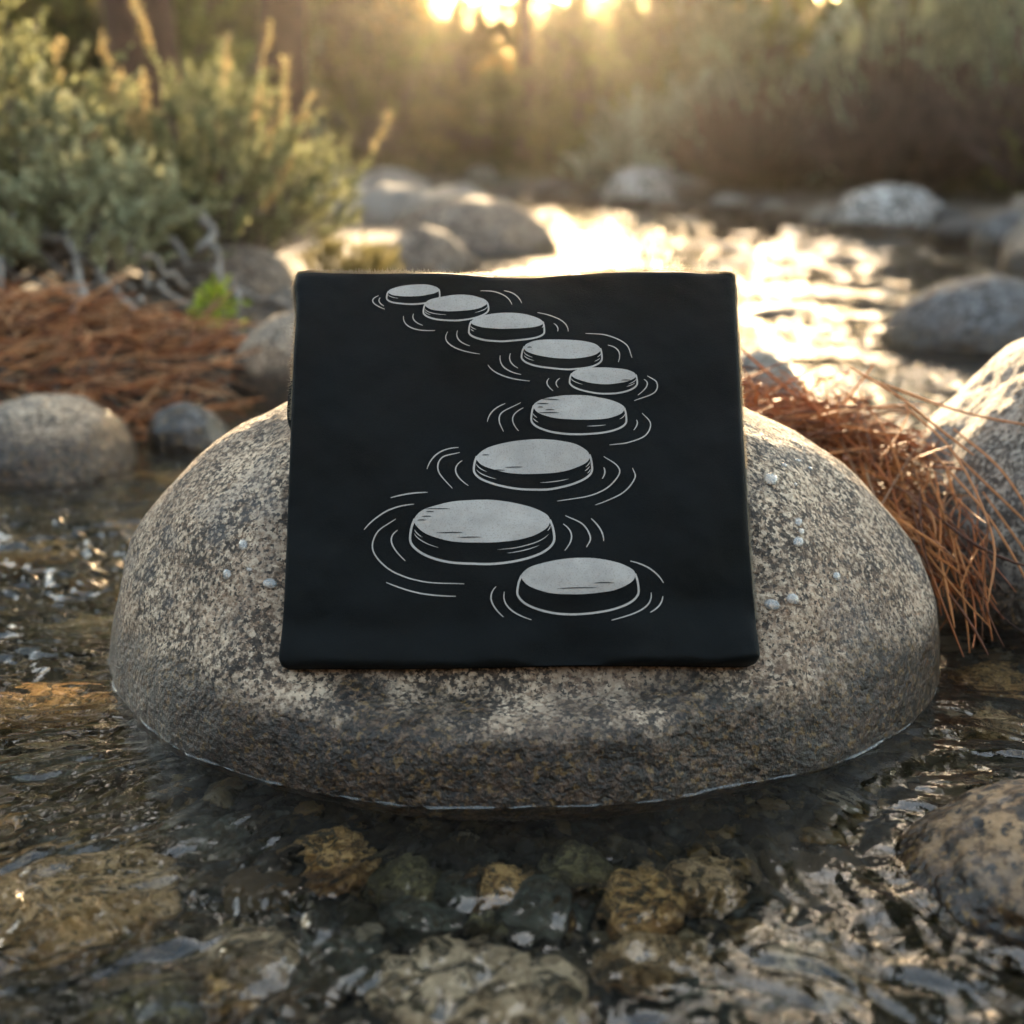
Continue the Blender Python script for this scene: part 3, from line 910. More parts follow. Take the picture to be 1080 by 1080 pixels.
for pts in [
 [(399.3, 311.5), (393.3, 318), (405.7, 325.5)], [(401, 313.6), (400, 318), (405, 322.4)], [(425.7, 333.8), (433, 345.2), (458.9, 349.3)],
 [(436.3, 331.4), (436.9, 338), (446, 343.6)], [(472.4, 350.9), (475.2, 364), (506.3, 374.5)], [(482.7, 350.4), (483.9, 359.4), (495.7, 366)],
 [(514.6, 385.9), (530, 397.6), (558.7, 404.3)], [(527.6, 377.6), (532, 390.0), (549.6, 397.3)], [(538.5, 375.8), (538.4, 384), (546.3, 390.8)],
 [(506.9, 310.2), (529, 313.4), (540, 325.2)], [(531.5, 309.7), (543.5, 313.6), (550.2, 323.1)],
 [(566.7, 332.5), (591, 338.7), (599.2, 351.1)], [(583.9, 343), (587.8, 346.8), (588, 351.4)],
 [(617.2, 353.3), (641, 355.6), (660, 364), (666.4, 378.3)], [(640.8, 365.3), (652, 371), (652, 382.5)],
 [(682.5, 397), (692.5, 404), (690, 414), (669, 422)], [(678.9, 400.6), (682.3, 407), (672.8, 416.4)],
 [(578.9, 402), (577, 408), (583.3, 414.4)], [(590.3, 401.4), (586.4, 406), (588.6, 411)],
 [(549.2, 425.6), (530, 434), (526.5, 443), (531, 453.9)], [(552, 431), (540.8, 440.2), (547, 453.9)], [(532.8, 425.6), (519.5, 433), (514, 443.7)],
 [(677.5, 434.4), (686.5, 445), (681, 458), (664, 466), (642.8, 469.2)], [(671.4, 441.7), (672.2, 446.4), (668.6, 452.8)],
 [(483.5, 470.5), (462, 477.5), (450.3, 494.6)], [(484.8, 475.7), (466, 482), (462.3, 496), (477, 514)], [(487.4, 484.3), (480.6, 496.2), (493.9, 511)],
 [(636.7, 481.1), (650.6, 490.8), (652.8, 500.6), (639.4, 514.4), (617.2, 522.8), (588, 526.4)],
 [(667.2, 493.6), (669.4, 504.7), (656, 520), (627.8, 531.7)], [(636.7, 492.2), (638, 497.8), (635.3, 503.9)],
 [(412.2, 525.7), (430.4, 521.8), (451, 519.3)], [(436.9, 532.2), (406, 540), (383.7, 558.2)],
 [(417.4, 547), (397.4, 560.6), (393.4, 580.5), (412.8, 600.9), (446, 611.3), (489.5, 614.4)],
 [(419.2, 558.2), (412.7, 571), (427, 589.8)], [(407, 613.4), (439.6, 623.4), (480.4, 627)],
 [(594, 551.4), (602.9, 564.4), (595.6, 580.3)], [(596.4, 542.2), (615.2, 552.3), (622.8, 566.4), (618.6, 577)], [(623.6, 545.8), (633.4, 557.5), (636.7, 570.6)],
 [(523.2, 617.8), (518.2, 632), (531, 648.9)], [(532, 623), (536.8, 639.4), (560.7, 651.7)],
 [(664.4, 592.2), (685.7, 600.6), (699.7, 615)], [(686.7, 624.7), (678.3, 641.8), (645, 653.9)], [(699.2, 628.3), (695.6, 638), (685.8, 645.8)]]:
    sz = 1.1 + .35 * sstep(330, 560, np.array(pts[0][1]))
    stroke(pts, float(sz) * 1.05, cap=.45)
# hatching in the dark cloth colour on top of the stones
for (x0, x1, yy) in [(449, 475, 536.5), (449, 458, 539.5), (445, 455, 544.5), (440, 449, 548.3), (460, 488, 561), (482, 508, 566.2), (588, 630, 620.2), (626, 648, 615.5),
                     (533, 552, 491), (520, 533, 494.2), (508, 516, 478), (571, 590, 423.5), (566, 579, 428), (567, 573, 431.5), (568, 590, 437), (575, 585, 434), (556, 561, 370), (655, 665, 401.5)]:
    stroke([(x0, yy), ((x0 + x1) / 2, yy - .3), (x1, yy)], 1.0, dg, .0007, n=8, cap=.15)
def print_mat(name, c, worn=True):
    m = NM(name)
    tc = m.n("TexCoord").outputs["Object"]
    a = m.noise(tc, 55, 5, .7); b = m.noise(tc, 900, 3, .6)
    col = m.mix(m.gr(a.outputs["Fac"], .35, .7, 0, .55), tuple(c), tuple(v * .72 for v in c))
    col = m.mix(m.gr(b.outputs["Fac"], .5, .72, 0, .55), col, tuple(v * .45 for v in c))
    return m.finish(m.pbr(col, .8, m.bump(b.outputs["Fac"], .3, .0003), **{"Specular IOR Level": .2}).outputs[0])
obj("printed_design", pg.build("printed_design"), print_mat("pale_grey_ink", (.42, .375, .33)), shirt)
obj("printed_hatching", dg.build("printed_hatching"), print_mat("dark_ink", (.03, .03, .03)), shirt)

# ------------------------------------------------------------------ droplets on the boulder
def drop_mat():
    m = NM("water_droplet")
    return m.finish(m.pbr((.93, .90, .84), .05, None, **{"IOR": 1.45, "Transmission Weight": .74}).outputs[0])
M['drop'] = drop_mat()
DROPS = [(806, 462, 6.5, "water droplet nearest the shirt's right edge on the boulder"), (827, 491, 5, "water droplet above the big oval one on the boulder's right side"), (841.5, 486, 4.5, "water droplet in the middle of the topmost three"),
 (854, 494, 4.5, "rightmost water droplet of the upper cluster"), (812.6, 506, 11, "largest oval water droplet beside the shirt's right edge"), (839, 511, 3.5, "tiny flat water droplet right of the largest oval one"),
 (841.5, 551, 6.5, "upper water droplet of the vertical row of three"), (845, 560.6, 5, "middle water droplet of the vertical row of three"), (841.5, 572, 8, "lowest and fattest water droplet of the vertical row"),
 (882, 608, 7, "lone water droplet furthest right on the boulder"), (835.5, 632, 8.5, "round water droplet near the boulder's lower right"), (814, 638, 8.5, "oval water droplet close to the shirt's lower right corner"),
 (846, 471, 3, "pinprick water droplet high on the boulder's right side"),
 (285, 616, 8, "bright water droplet next to the shirt's lower left edge"), (257, 575, 7.5, "highest water droplet left of the shirt"), (240, 606, 7, "golden water droplet furthest left on the boulder"), (263, 601, 3.5, "small water droplet between its larger neighbours left of the shirt")]
for k, (px, py, rp, lb) in enumerate(DROPS):
    d = Vector(ray(px, py)); hit = BVH.ray_cast(Vector(EYE), d)
    if hit[0] is None: continue
    r = rp / FPX * 1.02
    P, F = rock_shape((r, r * .72, r * .42), 500 + k, 4, rough=.05, small=0, freq=1.0)
    # teardrop: narrower uphill
    P[:, 0] *= 1
    nrm_ = hit[1] if hit[1].dot(d) < 0 else -hit[1]
    o = obj("water_droplet", mesh_from("water_droplet", P, [F]), M['drop'], loc=tuple(hit[0] + nrm_ * r * .10))
    q = nrm_.to_track_quat('Z', 'Y'); o.rotation_mode = 'QUATERNION'
    from mathutils import Quaternion
    o.rotation_quaternion = q @ Quaternion((0, 0, 1), rngf.uniform(-.5, .5))
    tag(o, lb, "water droplet", "water droplets beaded on the boulder")

# ------------------------------------------------------------------ pine needles
def needle_mat(name, cols, spec=.35, tr=.15):
    m = NM(name)
    g_ = m.n("NewGeometry")
    col = m.ramp(g_.outputs["Random Per Island"], [(i / (len(cols) - 1), c) for i, c in enumerate(cols)])
    p = m.pbr(col, .5, None, **{"Specular IOR Level": spec})
    t = m.n("BsdfTranslucent"); m.l(col, t.inputs[0])
    mx = m.n("MixShader"); mx.inputs[0].default_value = tr; m.l(p.outputs[0], mx.inputs[1]); m.l(t.outputs[0], mx.inputs[2])
    return m.finish(mx.outputs[0])
M['needle'] = needle_mat("dry_pine_needles", [(.04, .016, .01), (.20, .06, .018), (.42, .13, .03), (.56, .20, .05), (.26, .13, .06), (.16, .05, .02), (.44, .12, .025)])
M['litter'] = needle_mat("rusty_needle_litter", [(.06, .022, .012), (.27, .085, .028), (.48, .17, .05), (.60, .32, .15), (.14, .06, .03)])
def needle_lines(C, D, L, rng, K=7, bend=.25, grav=0.0):
    N = len(C)
    D = D / np.linalg.norm(D, axis=1, keepdims=True)
    S = np.cross(D, rng.normal(size=(N, 3))); S /= np.linalg.norm(S, axis=1, keepdims=True)
    t = np.linspace(-.5, .5, K)[None, :, None]
    L = L[:, None, None]
    b = rng.uniform(-bend, bend, (N, 1, 1))
    P = C[:, None] + D[:, None] * t * L + S[:, None] * (t * t - .12) * L * b
    P[..., 2] -= grav * ((t[..., 0] + .5) ** 2) * L[..., 0]
    return P
rn = np.random.default_rng(77)
# right-hand heap in the gap between the boulders: spine from the back top down to the water in front
spine = np.array([(.20, 1.52, .142), (.29, 1.49, .145), (.365, 1.44, .132), (.385, 1.34, .105), (.395, 1.24, .072), (.400, 1.18, .045)])
N = 820
u = rn.beta(1.0, 1.9, N)
sp = poly_curve(spine, 200)
idx = (u * 199).astype(int)
spread = np.array([.032, .055, .014])
Cn = sp[idx] + rn.normal(size=(N, 3)) * spread * (1 - .50 * u[:, None])
tan_ = np.gradient(sp, axis=0)[idx]; tan_ /= np.linalg.norm(tan_, axis=1, keepdims=True)
Dn = tan_ * (.25 + 1.6 * u[:, None]) + rn.normal(size=(N, 3)) * np.array([.55, .6, .22])
Pn = needle_lines(Cn, Dn, rn.uniform(.06, .145, N), rn, bend=.5)
# keep needles above the rocks
def push_out(Pn, lift=.002):
    Q = Pn.reshape(-1, 3)
    for (c, r) in (((.012, 1.172, .002), (.367, .296, .272)), ((.680, 1.40, 0), (.272, .248, .268))):
        c, r = np.array(c), np.array(r) + lift
        q = (Q - c) / r
        ln = np.linalg.norm(q, axis=1)
        m_ = ln < 1
        Q[m_] = c + q[m_] / ln[m_][:, None] * r
    Q[:, 2] = np.maximum(Q[:, 2], .001)
    return Q.reshape(Pn.shape)
Pn = push_out(Pn)
gn = Geo()
rad = np.array([.45, .8, 1, 1, 1, .8, .4]) * .00125
gn.add(*tubes(Pn, rad[None] * rn.uniform(.55, 1.25, (N, 1)), 4))
# dark duff under them
V0, F0 = ICO[4]
for (c, r) in (((.32, 1.52, .05), (.09, .05, .060)), ((.41, 1.45, .03), (.04, .06, .050))  ):
    V = V0 * (1 + .10 * fbm(V0[:, 0] * 4, V0[:, 1] * 4, V0[:, 2] * 4, 3, 3))[:, None] * np.array(r) + np.array(c)
    gn.add(V, [F0])
o = obj("pine_needles", gn.build("pine_needles"), M['needle'])
tag(o, "heap of dry rusty pine needles wedged between the two right boulders", kind='stuff')
# long single needles hanging out of the heap
LN = [([(.385, 1.36, .185), (.405, 1.25, .16), (.418, 1.17, .105), (.405, 1.13, .06)], "long needle hanging straight down the boulder's right flank"),
      ([(.43, 1.34, .165), (.455, 1.26, .14), (.475, 1.20, .09), (.49, 1.16, .03)], "long dark needle drooping to the water between the boulders"),
      ([(.36, 1.38, .205), (.43, 1.33, .185), (.50, 1.30, .175), (.57, 1.27, .17)], "needle sticking out rightwards across the right boulder's face"),
      ([(.42, 1.30, .15), (.47, 1.22, .10), (.51, 1.16, .06), (.55, 1.12, .035)], "needle slanting furthest to the lower right over the water"),
      ([(.44, 1.27, .12), (.465, 1.20, .075), (.485, 1.15, .03), (.50, 1.12, .004)], "needle whose tip touches the water right of the boulder"),
      ([(.46, 1.33, .10), (.49, 1.30, .14), (.50, 1.28, .175), (.505, 1.27, .20)], "needle standing up against the right boulder"),
      ([(.34, 1.40, .215), (.37, 1.33, .20), (.395, 1.27, .18), (.415, 1.23, .165)], "pale curved needle on top of the heap"),
      ([(.40, 1.30, .15), (.43, 1.22, .11), (.455, 1.16, .055), (.46, 1.13, .01)], "needle arching over the dark gap to the water")]
for pts, lb in LN:
    P = poly_curve(pts, 16)
    V, Fq = tubes(push_out(P[None].copy(), .003), (np.array([.6, .9] + [1] * 12 + [.8, .4]) * .00115)[None], 6)
    tag(obj("pine_needle", mesh_from("pine_needle", V, Fq), M['needle']), lb, "pine needle", "long needles hanging from the right heap")
P = poly_curve([(.445, 1.075, .003), (.475, 1.10, .006), (.52, 1.125, .008), (.60, 1.15, .012)], 20)
V, Fq = tubes(P[None], np.full((1, 20), .0017), 6)
tag(obj("twig", mesh_from("twig", V, Fq), M['litter']), "thin brown twig lying on the water at the right frame edge", "twig")

# left-hand litter on the bank
N = 1700
x = rn.uniform(-1.75, -.30, N); y = rn.uniform(1.90, 2.46, N)
ok = (sdist(x, y) > -.02) & (x < -.22 - .1 * y)
x, y = x[ok], y[ok]; N = len(x)
heap = .085 * np.exp(-(((x + .75) / .28) ** 2 + ((y - 2.28) / .18) ** 2)) + .06 * np.exp(-(((x + .48) / .10) ** 2 + ((y - 2.34) / .12) ** 2)) + .06 * np.exp(-(((x + 1.15) / .3) ** 2 + ((y - 2.25) / .2) ** 2))
z = terrain(x, y) + rn.uniform(0.2, 1, N) * (heap + .012)
Dn = rn.normal(size=(N, 3)) * np.array([1, .8, .22])
Pn = needle_lines(np.stack([x, y, z], -1), Dn, rn.uniform(.11, .24, N), rn, bend=.6)
Pn[..., 2] = np.maximum(Pn[..., 2], terrain(Pn[..., 0], Pn[..., 1]) + .001)
V, Fq = tubes(Pn, np.array([.5, .9, 1, 1, 1, .9, .5])[None] * .0023, 3)
tag(obj("needle_litter", mesh_from("needle_litter", V, Fq), M['litter']), "thick rust-brown pine needle litter on the left bank", kind='stuff')

# ------------------------------------------------------------------ vegetation
M['sage'] = plain_mat("sage_leaf", (.11, .12, .05), (.25, .245, .12), 7, .75, 0, trans=.42, island=.30, c3=(.26, .27, .14))
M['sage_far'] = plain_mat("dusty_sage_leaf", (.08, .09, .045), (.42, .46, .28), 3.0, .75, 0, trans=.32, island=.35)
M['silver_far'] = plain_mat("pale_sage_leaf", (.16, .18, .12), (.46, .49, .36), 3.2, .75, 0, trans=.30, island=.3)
M['brush'] = plain_mat("dry_dark_twigs", (.04, .026, .02), (.12, .08, .062), 12, .9, 0)
M['silver'] = plain_mat("silver_leaf", (.23, .24, .13), (.45, .45, .28), 9, .75, 0, trans=.35, island=.28)
M['spike'] = plain_mat("flower_spike", (.30, .22, .10), (.38, .31, .16), 20, .8, 0, trans=.45, island=.25)
M['olive'] = plain_mat("olive_leaf", (.05, .062, .018), (.24, .25, .07), 1.6, .7, 0, trans=.45, island=.35)
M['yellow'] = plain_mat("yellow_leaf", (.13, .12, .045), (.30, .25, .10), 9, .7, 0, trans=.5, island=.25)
M['lime'] = plain_mat("lime_leaf", (.22, .32, .03), (.38, .45, .05), 30, .6, 0, trans=.5, island=.2)
M['pine'] = plain_mat("pine_foliage", (.035, .05, .018), (.08, .09, .03), 2, .65, 0, trans=.35, island=.35)
M['bark'] = plain_mat("pine_bark", (.030, .015, .010), (.085, .042, .026), 14, .9, .01)
M['stem'] = plain_mat("grey_brown_stem", (.07, .055, .045), (.17, .14, .12), 25, .9, .002)
M['deadwood'] = plain_mat("bleached_dead_branch", (.15, .13, .11), (.33, .29, .25), 25, .9, .002)
M['grass'] = plain_mat("bank_grass", (.03, .038, .012), (.12, .10, .035), 6, .7, 0, trans=.45, island=.3)

def bush_parts(seed, n_shoots, R_, H, shoot, leafL, leafW, per, spikes=0, bare=.35, cx=(0, 0), lean=(0, 0), low=.15, clumps=0):
    """sagebrush: stems fanning from the root, upright leafy shoots on a lumpy dome."""
    rg = np.random.default_rng(seed)
    th = rg.uniform(0, 2 * np.pi, n_shoots)
    ph = np.arccos(rg.uniform(low, 1, n_shoots))
    d = np.stack([np.sin(ph) * np.cos(th), np.sin(ph) * np.sin(th), np.cos(ph)], -1)
    if clumps:
        ct = rg.uniform(0, 2 * np.pi, clumps); cp = np.arccos(rg.uniform(low + .05, 1, clumps))
        cc = np.stack([np.sin(cp) * np.cos(ct), np.sin(cp) * np.sin(ct), np.cos(cp)], -1) * rg.uniform(.75, 1.15, (clumps, 1))
        d = cc[rg.integers(0, clumps, n_shoots)] + rg.normal(size=(n_shoots, 3)) * .17
        d[:, 2] = np.abs(d[:, 2])
    lump = 1 + .48 * fbm(d[:, 0] * 2.2 + seed, d[:, 1] * 2.2, d[:, 2] * 2.2, seed, 2) + .0
    dist = (bare + (1 - bare) * rg.uniform(0, 1, n_shoots) ** .45) * lump
    B = d * dist[:, None] * np.array([R_, R_, H])
    B[:, 0] += lean[0] * B[:, 2]; B[:, 1] += lean[1] * B[:, 2]
    up_ = np.stack([d[:, 0] * .55, d[:, 1] * .55, np.full(n_shoots, .65)], -1) + rg.normal(size=(n_shoots, 3)) * .28
    up_ /= np.linalg.norm(up_, axis=1, keepdims=True)
    Ls = shoot * rg.uniform(.6, 1.25, n_shoots)
    # leaves
    t = rg.uniform(0, 1, (n_shoots, per))
    C = B[:, None] + up_[:, None] * (t * Ls[:, None])[..., None]
    ld = up_[:, None] * rg.uniform(.5, 1.3, (n_shoots, per, 1)) + rg.normal(size=(n_shoots, per, 3)) * .55
    fol = Geo()
    fol.add(*leaves(C.reshape(-1, 3), ld.reshape(-1, 3), (leafL * rg.uniform(.6, 1.2, (n_shoots, per)) * (1.1 - .5 * t)).ravel(), leafW, rg))
    # stems
    st = Geo()
    K = 6
    k = np.linspace(0, 1, K)[None, :, None]
    mid = B * np.array([.55, .55, .38]) + rg.normal(size=B.shape) * R_ * .07
    root = rg.normal(size=B.shape) * np.array([.05, .05, 0]) * R_
    P = (1 - k) ** 2 * root[:, None] + 2 * k * (1 - k) * mid[:, None] + k ** 2 * (B + up_ * Ls[:, None] * .6)[:, None]
    sel = rg.random(n_shoots) < .75
    st.add(*tubes(P[sel], (np.linspace(1, .25, K) * .006 * (R_ / .5))[None], 4))
    sp_ = None
    if spikes:
        sp_ = Geo()
        idx = rg.choice(np.where(d[:, 2] > .45)[0], spikes)
        b = B[idx] + up_[idx] * Ls[idx][:, None] * .8
        dd = up_[idx] * .5 + np.array([0, 0, .8]) + rg.normal(size=(spikes, 3)) * .12
        dd /= np.linalg.norm(dd, axis=1, keepdims=True)
        LL = shoot * rg.uniform(.9, 1.6, (spikes, 1))
        q = 46
        tq = rg.uniform(.15, 1, (spikes, q, 1))
        C = b[:, None] + dd[:, None] * tq * LL[:, None]
        sp_.add(*leaves(C.reshape(-1, 3), (dd[:, None] * .9 + rg.normal(size=(spikes, q, 3)) * .5).reshape(-1, 3), leafL * .75, leafW * 1.2, rg))
        sp_.add(*tubes(np.stack([b, b + dd * LL * .5, b + dd * LL], 1), np.array([[.0014, .0011, .0006]]) * R_ / .35, 3))
    return fol, st, sp_

def bush(name, label, cat, loc, args, leafmat, stemmat='stem', group=None, rz=0.0):
    e = empty(name, loc, rz)
    tag(e, label, cat, group)
    fol, st, sp_ = bush_parts(**args)
    obj("foliage", fol.build("foliage"), M[leafmat], e)
    obj("stems", st.build("stems"), M[stemmat], e)
    if sp_: obj("flower_spikes", sp_.build("flower_spikes"), M['spike'], e)
    return e
def gz_(x, y): return float(terrain(x, y))

bush("sagebrush", "broad golden-green sagebrush with tan flower spikes on the left bank", "shrub", (-.74, 3.25, gz_(-.74, 3.25)),
     dict(seed=1, n_shoots=520, R_=.36, H=.38, shoot=.105, leafL=.023, leafW=.0075, per=44, spikes=34, low=.24), 'sage')
bush("sagebrush", "silvery sagebrush lobe in front of the broad one, above the needle litter", "shrub", (-.80, 2.66, gz_(-.80, 2.66) + .05),
     dict(seed=2, n_shoots=150, R_=.17, H=.26, shoot=.085, leafL=.022, leafW=.0085, per=46, spikes=0, low=.22, bare=.4), 'silver')
bush("sagebrush", "dark green sagebrush filling the top left corner", "shrub", (-1.06, 2.80, gz_(-1.06, 2.8)),
     dict(seed=3, n_shoots=460, R_=.30, H=.60, shoot=.12, leafL=.024, leafW=.0078, per=42, spikes=6, low=.2), 'sage')
bush("sagebrush", "low yellowish bush at the water beside the shirt's top left corner", "shrub", (-.36, 3.25, gz_(-.36, 3.25)),
     dict(seed=4, n_shoots=150, R_=.13, H=.14, shoot=.05, leafL=.018, leafW=.006, per=34, spikes=0, low=.05), 'yellow')
bush("sapling", "small lime green sprig in the needle litter left of the shirt", "seedling", (-.52, 2.45, gz_(-.52, 2.45) + .05),
     dict(seed=6, n_shoots=26, R_=.030, H=.06, shoot=.035, leafL=.022, leafW=.009, per=9, spikes=0, low=.1), 'lime')
# bleached dead branches sprawling under the sagebrush
rb = np.random.default_rng(9)
def branch(pts, r0, r1, label, K=22, wob=.03):
    P = poly_curve(pts, K)
    P = P + np.stack([fbm(np.arange(K) * .35, 0, q, int(pts[0][0] * 100) + q, 2) for q in range(3)], -1) * wob
    V, Fq = tubes(P[None], np.linspace(r0, r1, K)[None], 6)
    o = obj("dead_branch", mesh_from("dead_branch", V, Fq), M['deadwood'])
    tag(o, label, "branch", "dead branches under the sagebrush")
DB = [("twisted dead branch reaching down right towards the needle litter", (-.95, 2.75), (-.62, 2.40)),
      ("pale forked dead branch lowest under the silvery lobe", (-.88, 2.80), (-.72, 2.35)),
      ("dead branch at the left frame edge curling to the litter", (-1.10, 2.70), (-.93, 2.32)),
      ("dead branch arching highest out of the dark hollow on the left", (-1.05, 2.85), (-.80, 2.52)),
      ("thin dead branch lying across the litter's back edge", (-1.15, 2.60), (-.70, 2.58)),
      ("short dead branch pointing at the lime green sprig", (-.80, 2.75), (-.56, 2.55)),
      ("long low dead branch under the right half of the sagebrush", (-.80, 3.0), (-.42, 2.75)),
      ("dead branch looping beside the left frame edge", (-1.2, 2.75), (-1.0, 2.45))]
DB += [("knotted dead branch rising behind the lime green sprig", (-.62, 2.9), (-.50, 2.62)), ("thick dead branch curving down under the silvery lobe's left side", (-.98, 2.66), (-.86, 2.42)),
       ("dead branch lying flat at the left frame edge on top of the litter", (-1.05, 2.45), (-.88, 2.38)), ("slender dead branch crossing the hollow to the right", (-.92, 2.62), (-.60, 2.66))]
for i, (lb, a, b) in enumerate(DB):
    za, zb = gz_(*a) + .10, gz_(*b) + .03
    m_ = ((a[0] + b[0]) / 2 + rb.uniform(-.05, .05), (a[1] + b[1]) / 2, (za + zb) / 2 + rb.uniform(.02, .07))
    branch([(a[0], a[1], za + .06), m_, (b[0], b[1], zb + .03)], .011, .005, lb)

# far brush: prototypes copied
def proto_bush(kind, seed):
    if kind == 'sage':
        return bush("sagebrush", "x", "shrub", (0, 0, 0), dict(seed=seed, n_shoots=230, R_=.55, H=.66, shoot=.13, leafL=.050, leafW=.020, per=24, spikes=0, low=.30, bare=.7, clumps=9), 'sage_far', 'brush')
    if kind == 'silver':
        return bush("sagebrush", "x", "shrub", (0, 0, 0), dict(seed=seed, n_shoots=220, R_=.50, H=.60, shoot=.13, leafL=.050, leafW=.022, per=24, spikes=0, low=.15, bare=.6, clumps=8), 'silver_far', 'brush')
    return bush("willow_shrub", "x", "shrub", (0, 0, 0), dict(seed=seed, n_shoots=300, R_=.75, H=1.0, shoot=.20, leafL=.075, leafW=.032, per=20, spikes=0, low=.05, bare=.45, clumps=12), kind)
PB_ = {k: [proto_bush(k, 40 + 7 * i + j) for j in range(2)] for i, k in enumerate(['sage', 'silver', 'olive', 'yellow'])}
used = set()
def place(kind, x, y, s, label, group, sz=1.0):
    p = PB_[kind][int(rb.integers(0, 2))]
    if p.name in used: e = copy_tree(p)
    else: used.add(p.name); e = p
    e.location = (x, y, gz_(x, y) - .02); e.rotation_euler = (0, 0, rb.uniform(0, 6.28)); e.scale = (s, s, s * sz)
    tag(e, label, "shrub", group)
G1 = "brush on the right far bank"
for (k, x, y, s, lb) in [
  ('silver', .80, 7.95, .80, "pale silvery shrub right behind the white-topped boulder"),
  ('silver', 1.25, 7.75, .72, "silvery shrub second to the right of the white-topped boulder"),
  ('sage', 2.05, 7.1, 1.15, "grey-green shrub with dark bare stems above the pale oval boulder"),
  ('sage', 2.75, 6.9, 1.25, "tall grey-green shrub over the slate boulder, dark beneath"),
  ('silver', 2.05, 7.9, 1.25, "big pale shrub in the upper right background"),
  ('sage', 3.3, 8.3, 1.5, "big dusky shrub at the upper right corner"),
  ('olive', 2.45, 6.0, .50, "low dark green bush at the right edge above the shore stones"),
  ('sage', 2.9, 5.6, .85, "shadowed shrub half cut by the right frame edge"),
  ('sage', 1.35, 9.4, 1.1, "shrub glimpsed above the silvery pair"),
  ('olive', 1.9, 9.8, 1.1, "olive shrub behind the grey-green shrubs on the right"),
  ('olive', 3.1, 10.2, 1.3, "tall olive shrub in the far upper right")]:
    place(k, x, y, s, lb, G1)
G2 = "brush beyond the end of the stream"
for (k, x, y, s, lb) in [
  ('olive', .10, 9.3, .55, "low olive bush at the stream's far end, left of the white-topped boulder"),
  ('yellow', -.32, 9.6, .50, "sunlit yellow bush under the glowing gap in the trees"),
  ('olive', .62, 9.0, .60, "low green bush behind the white-topped boulder's left side"),
  ('olive', -.85, 9.4, .60, "dark green bush left of the sunlit yellow one"),
  ('sage', -1.5, 9.2, .8, "grey shrub between the yellow bush and the left trunk"),
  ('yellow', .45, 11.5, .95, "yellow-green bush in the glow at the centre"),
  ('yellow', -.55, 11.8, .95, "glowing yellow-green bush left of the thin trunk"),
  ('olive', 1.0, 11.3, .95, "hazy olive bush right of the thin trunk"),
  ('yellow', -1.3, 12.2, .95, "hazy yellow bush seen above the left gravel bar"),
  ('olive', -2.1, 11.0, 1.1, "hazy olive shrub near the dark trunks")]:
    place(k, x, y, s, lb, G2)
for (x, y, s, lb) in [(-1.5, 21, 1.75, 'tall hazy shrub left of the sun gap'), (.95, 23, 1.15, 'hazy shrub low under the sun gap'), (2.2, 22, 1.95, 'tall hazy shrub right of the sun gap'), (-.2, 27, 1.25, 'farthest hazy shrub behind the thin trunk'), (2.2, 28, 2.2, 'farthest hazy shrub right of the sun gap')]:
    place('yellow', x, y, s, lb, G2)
G3 = "hazy undergrowth between the pines"
for k in range(34):
    x, y = rb.uniform(-8, 8.5), rb.uniform(12.5, 24)
    sc_ = rb.uniform(.9, 1.9) * (.62 if abs(x - .25) < 1.4 else 1)
    place(str(rb.choice(['olive', 'olive', 'yellow', 'sage'])), x, y, sc_, "one of the hazy shrubs in the undergrowth between the pines", G3)
for k, (x, y, s, kd) in enumerate([(-2.4, 5.2, 1.0, 'sage'), (-2.2, 7.2, 1.1, 'olive'), (-1.9, 4.2, .8, 'sage')]):
    place(kd, x, y, s, ["grey shrub in shade behind the top left sagebrush", "dark shrub behind the reddish trunk", "shrub left of the reddish trunk behind the sagebrush"][k], "shrubs behind the left sagebrush")
for ps in PB_.values():
    for p in ps:
        if p.name not in used:
            for c_ in list(p.children): bpy.data.objects.remove(c_)
            bpy.data.objects.remove(p)

def brush(label, x, y, seed, n=150, H=.8, R_=.55):
    rg = np.random.default_rng(seed)
    th = rg.uniform(0, 6.28, n); el = rg.uniform(.25, 1, n)
    K = 9; k = np.linspace(0, 1, K)[None, :, None]
    tip = np.stack([np.cos(th) * R_ * el, np.sin(th) * R_ * el, H * (1.15 - .55 * el ** 2) * rg.uniform(.5, 1.1, n)], -1)
    mid = tip * np.array([.65, .65, .35]) + rg.normal(size=(n, 3)) * .05
    P = 2 * k * (1 - k) * mid[:, None] + k ** 2 * tip[:, None] + np.cumsum(rg.normal(size=(n, K, 3)) * .012, 1)
    g_ = Geo(); g_.add(*tubes(P, np.linspace(.011, .003, K)[None], 4))
    q = P[:, 4:7].reshape(-1, 3); d_ = rg.normal(size=q.shape) + np.array([0, 0, .8]); d_ /= np.linalg.norm(d_, axis=1, keepdims=True)
    L_ = rg.uniform(.08, .22, (len(q), 1))
    g_.add(*tubes(np.stack([q, q + d_ * L_ * .5 + rg.normal(size=q.shape) * .015, q + d_ * L_], 1), np.array([[.004, .003, .002]]), 3))
    o = obj("dry_brush", g_.build("dry_brush"), M['brush'], loc=(x, y, gz_(x, y)))
    tag(o, label, "shrub", "bare dark brush on the right far bank")
for i_, (lb, x, y, H_) in enumerate([("bare dark brush tangle behind the pale oval boulder", 1.75, 6.5, .62), ("bare dark brush between the two pale boulders on the far bank", 1.25, 7.3, .55),
    ("bare dark brush above the slate boulder at the right", 2.25, 6.0, .75), ("bare dark brush at the right frame edge over the pinkish stone", 2.45, 5.3, .55), ("tall bare dark brush in the middle of the right bank", 2.0, 7.4, .85)]):
    brush(lb, x, y, 900 + i_, H=H_)

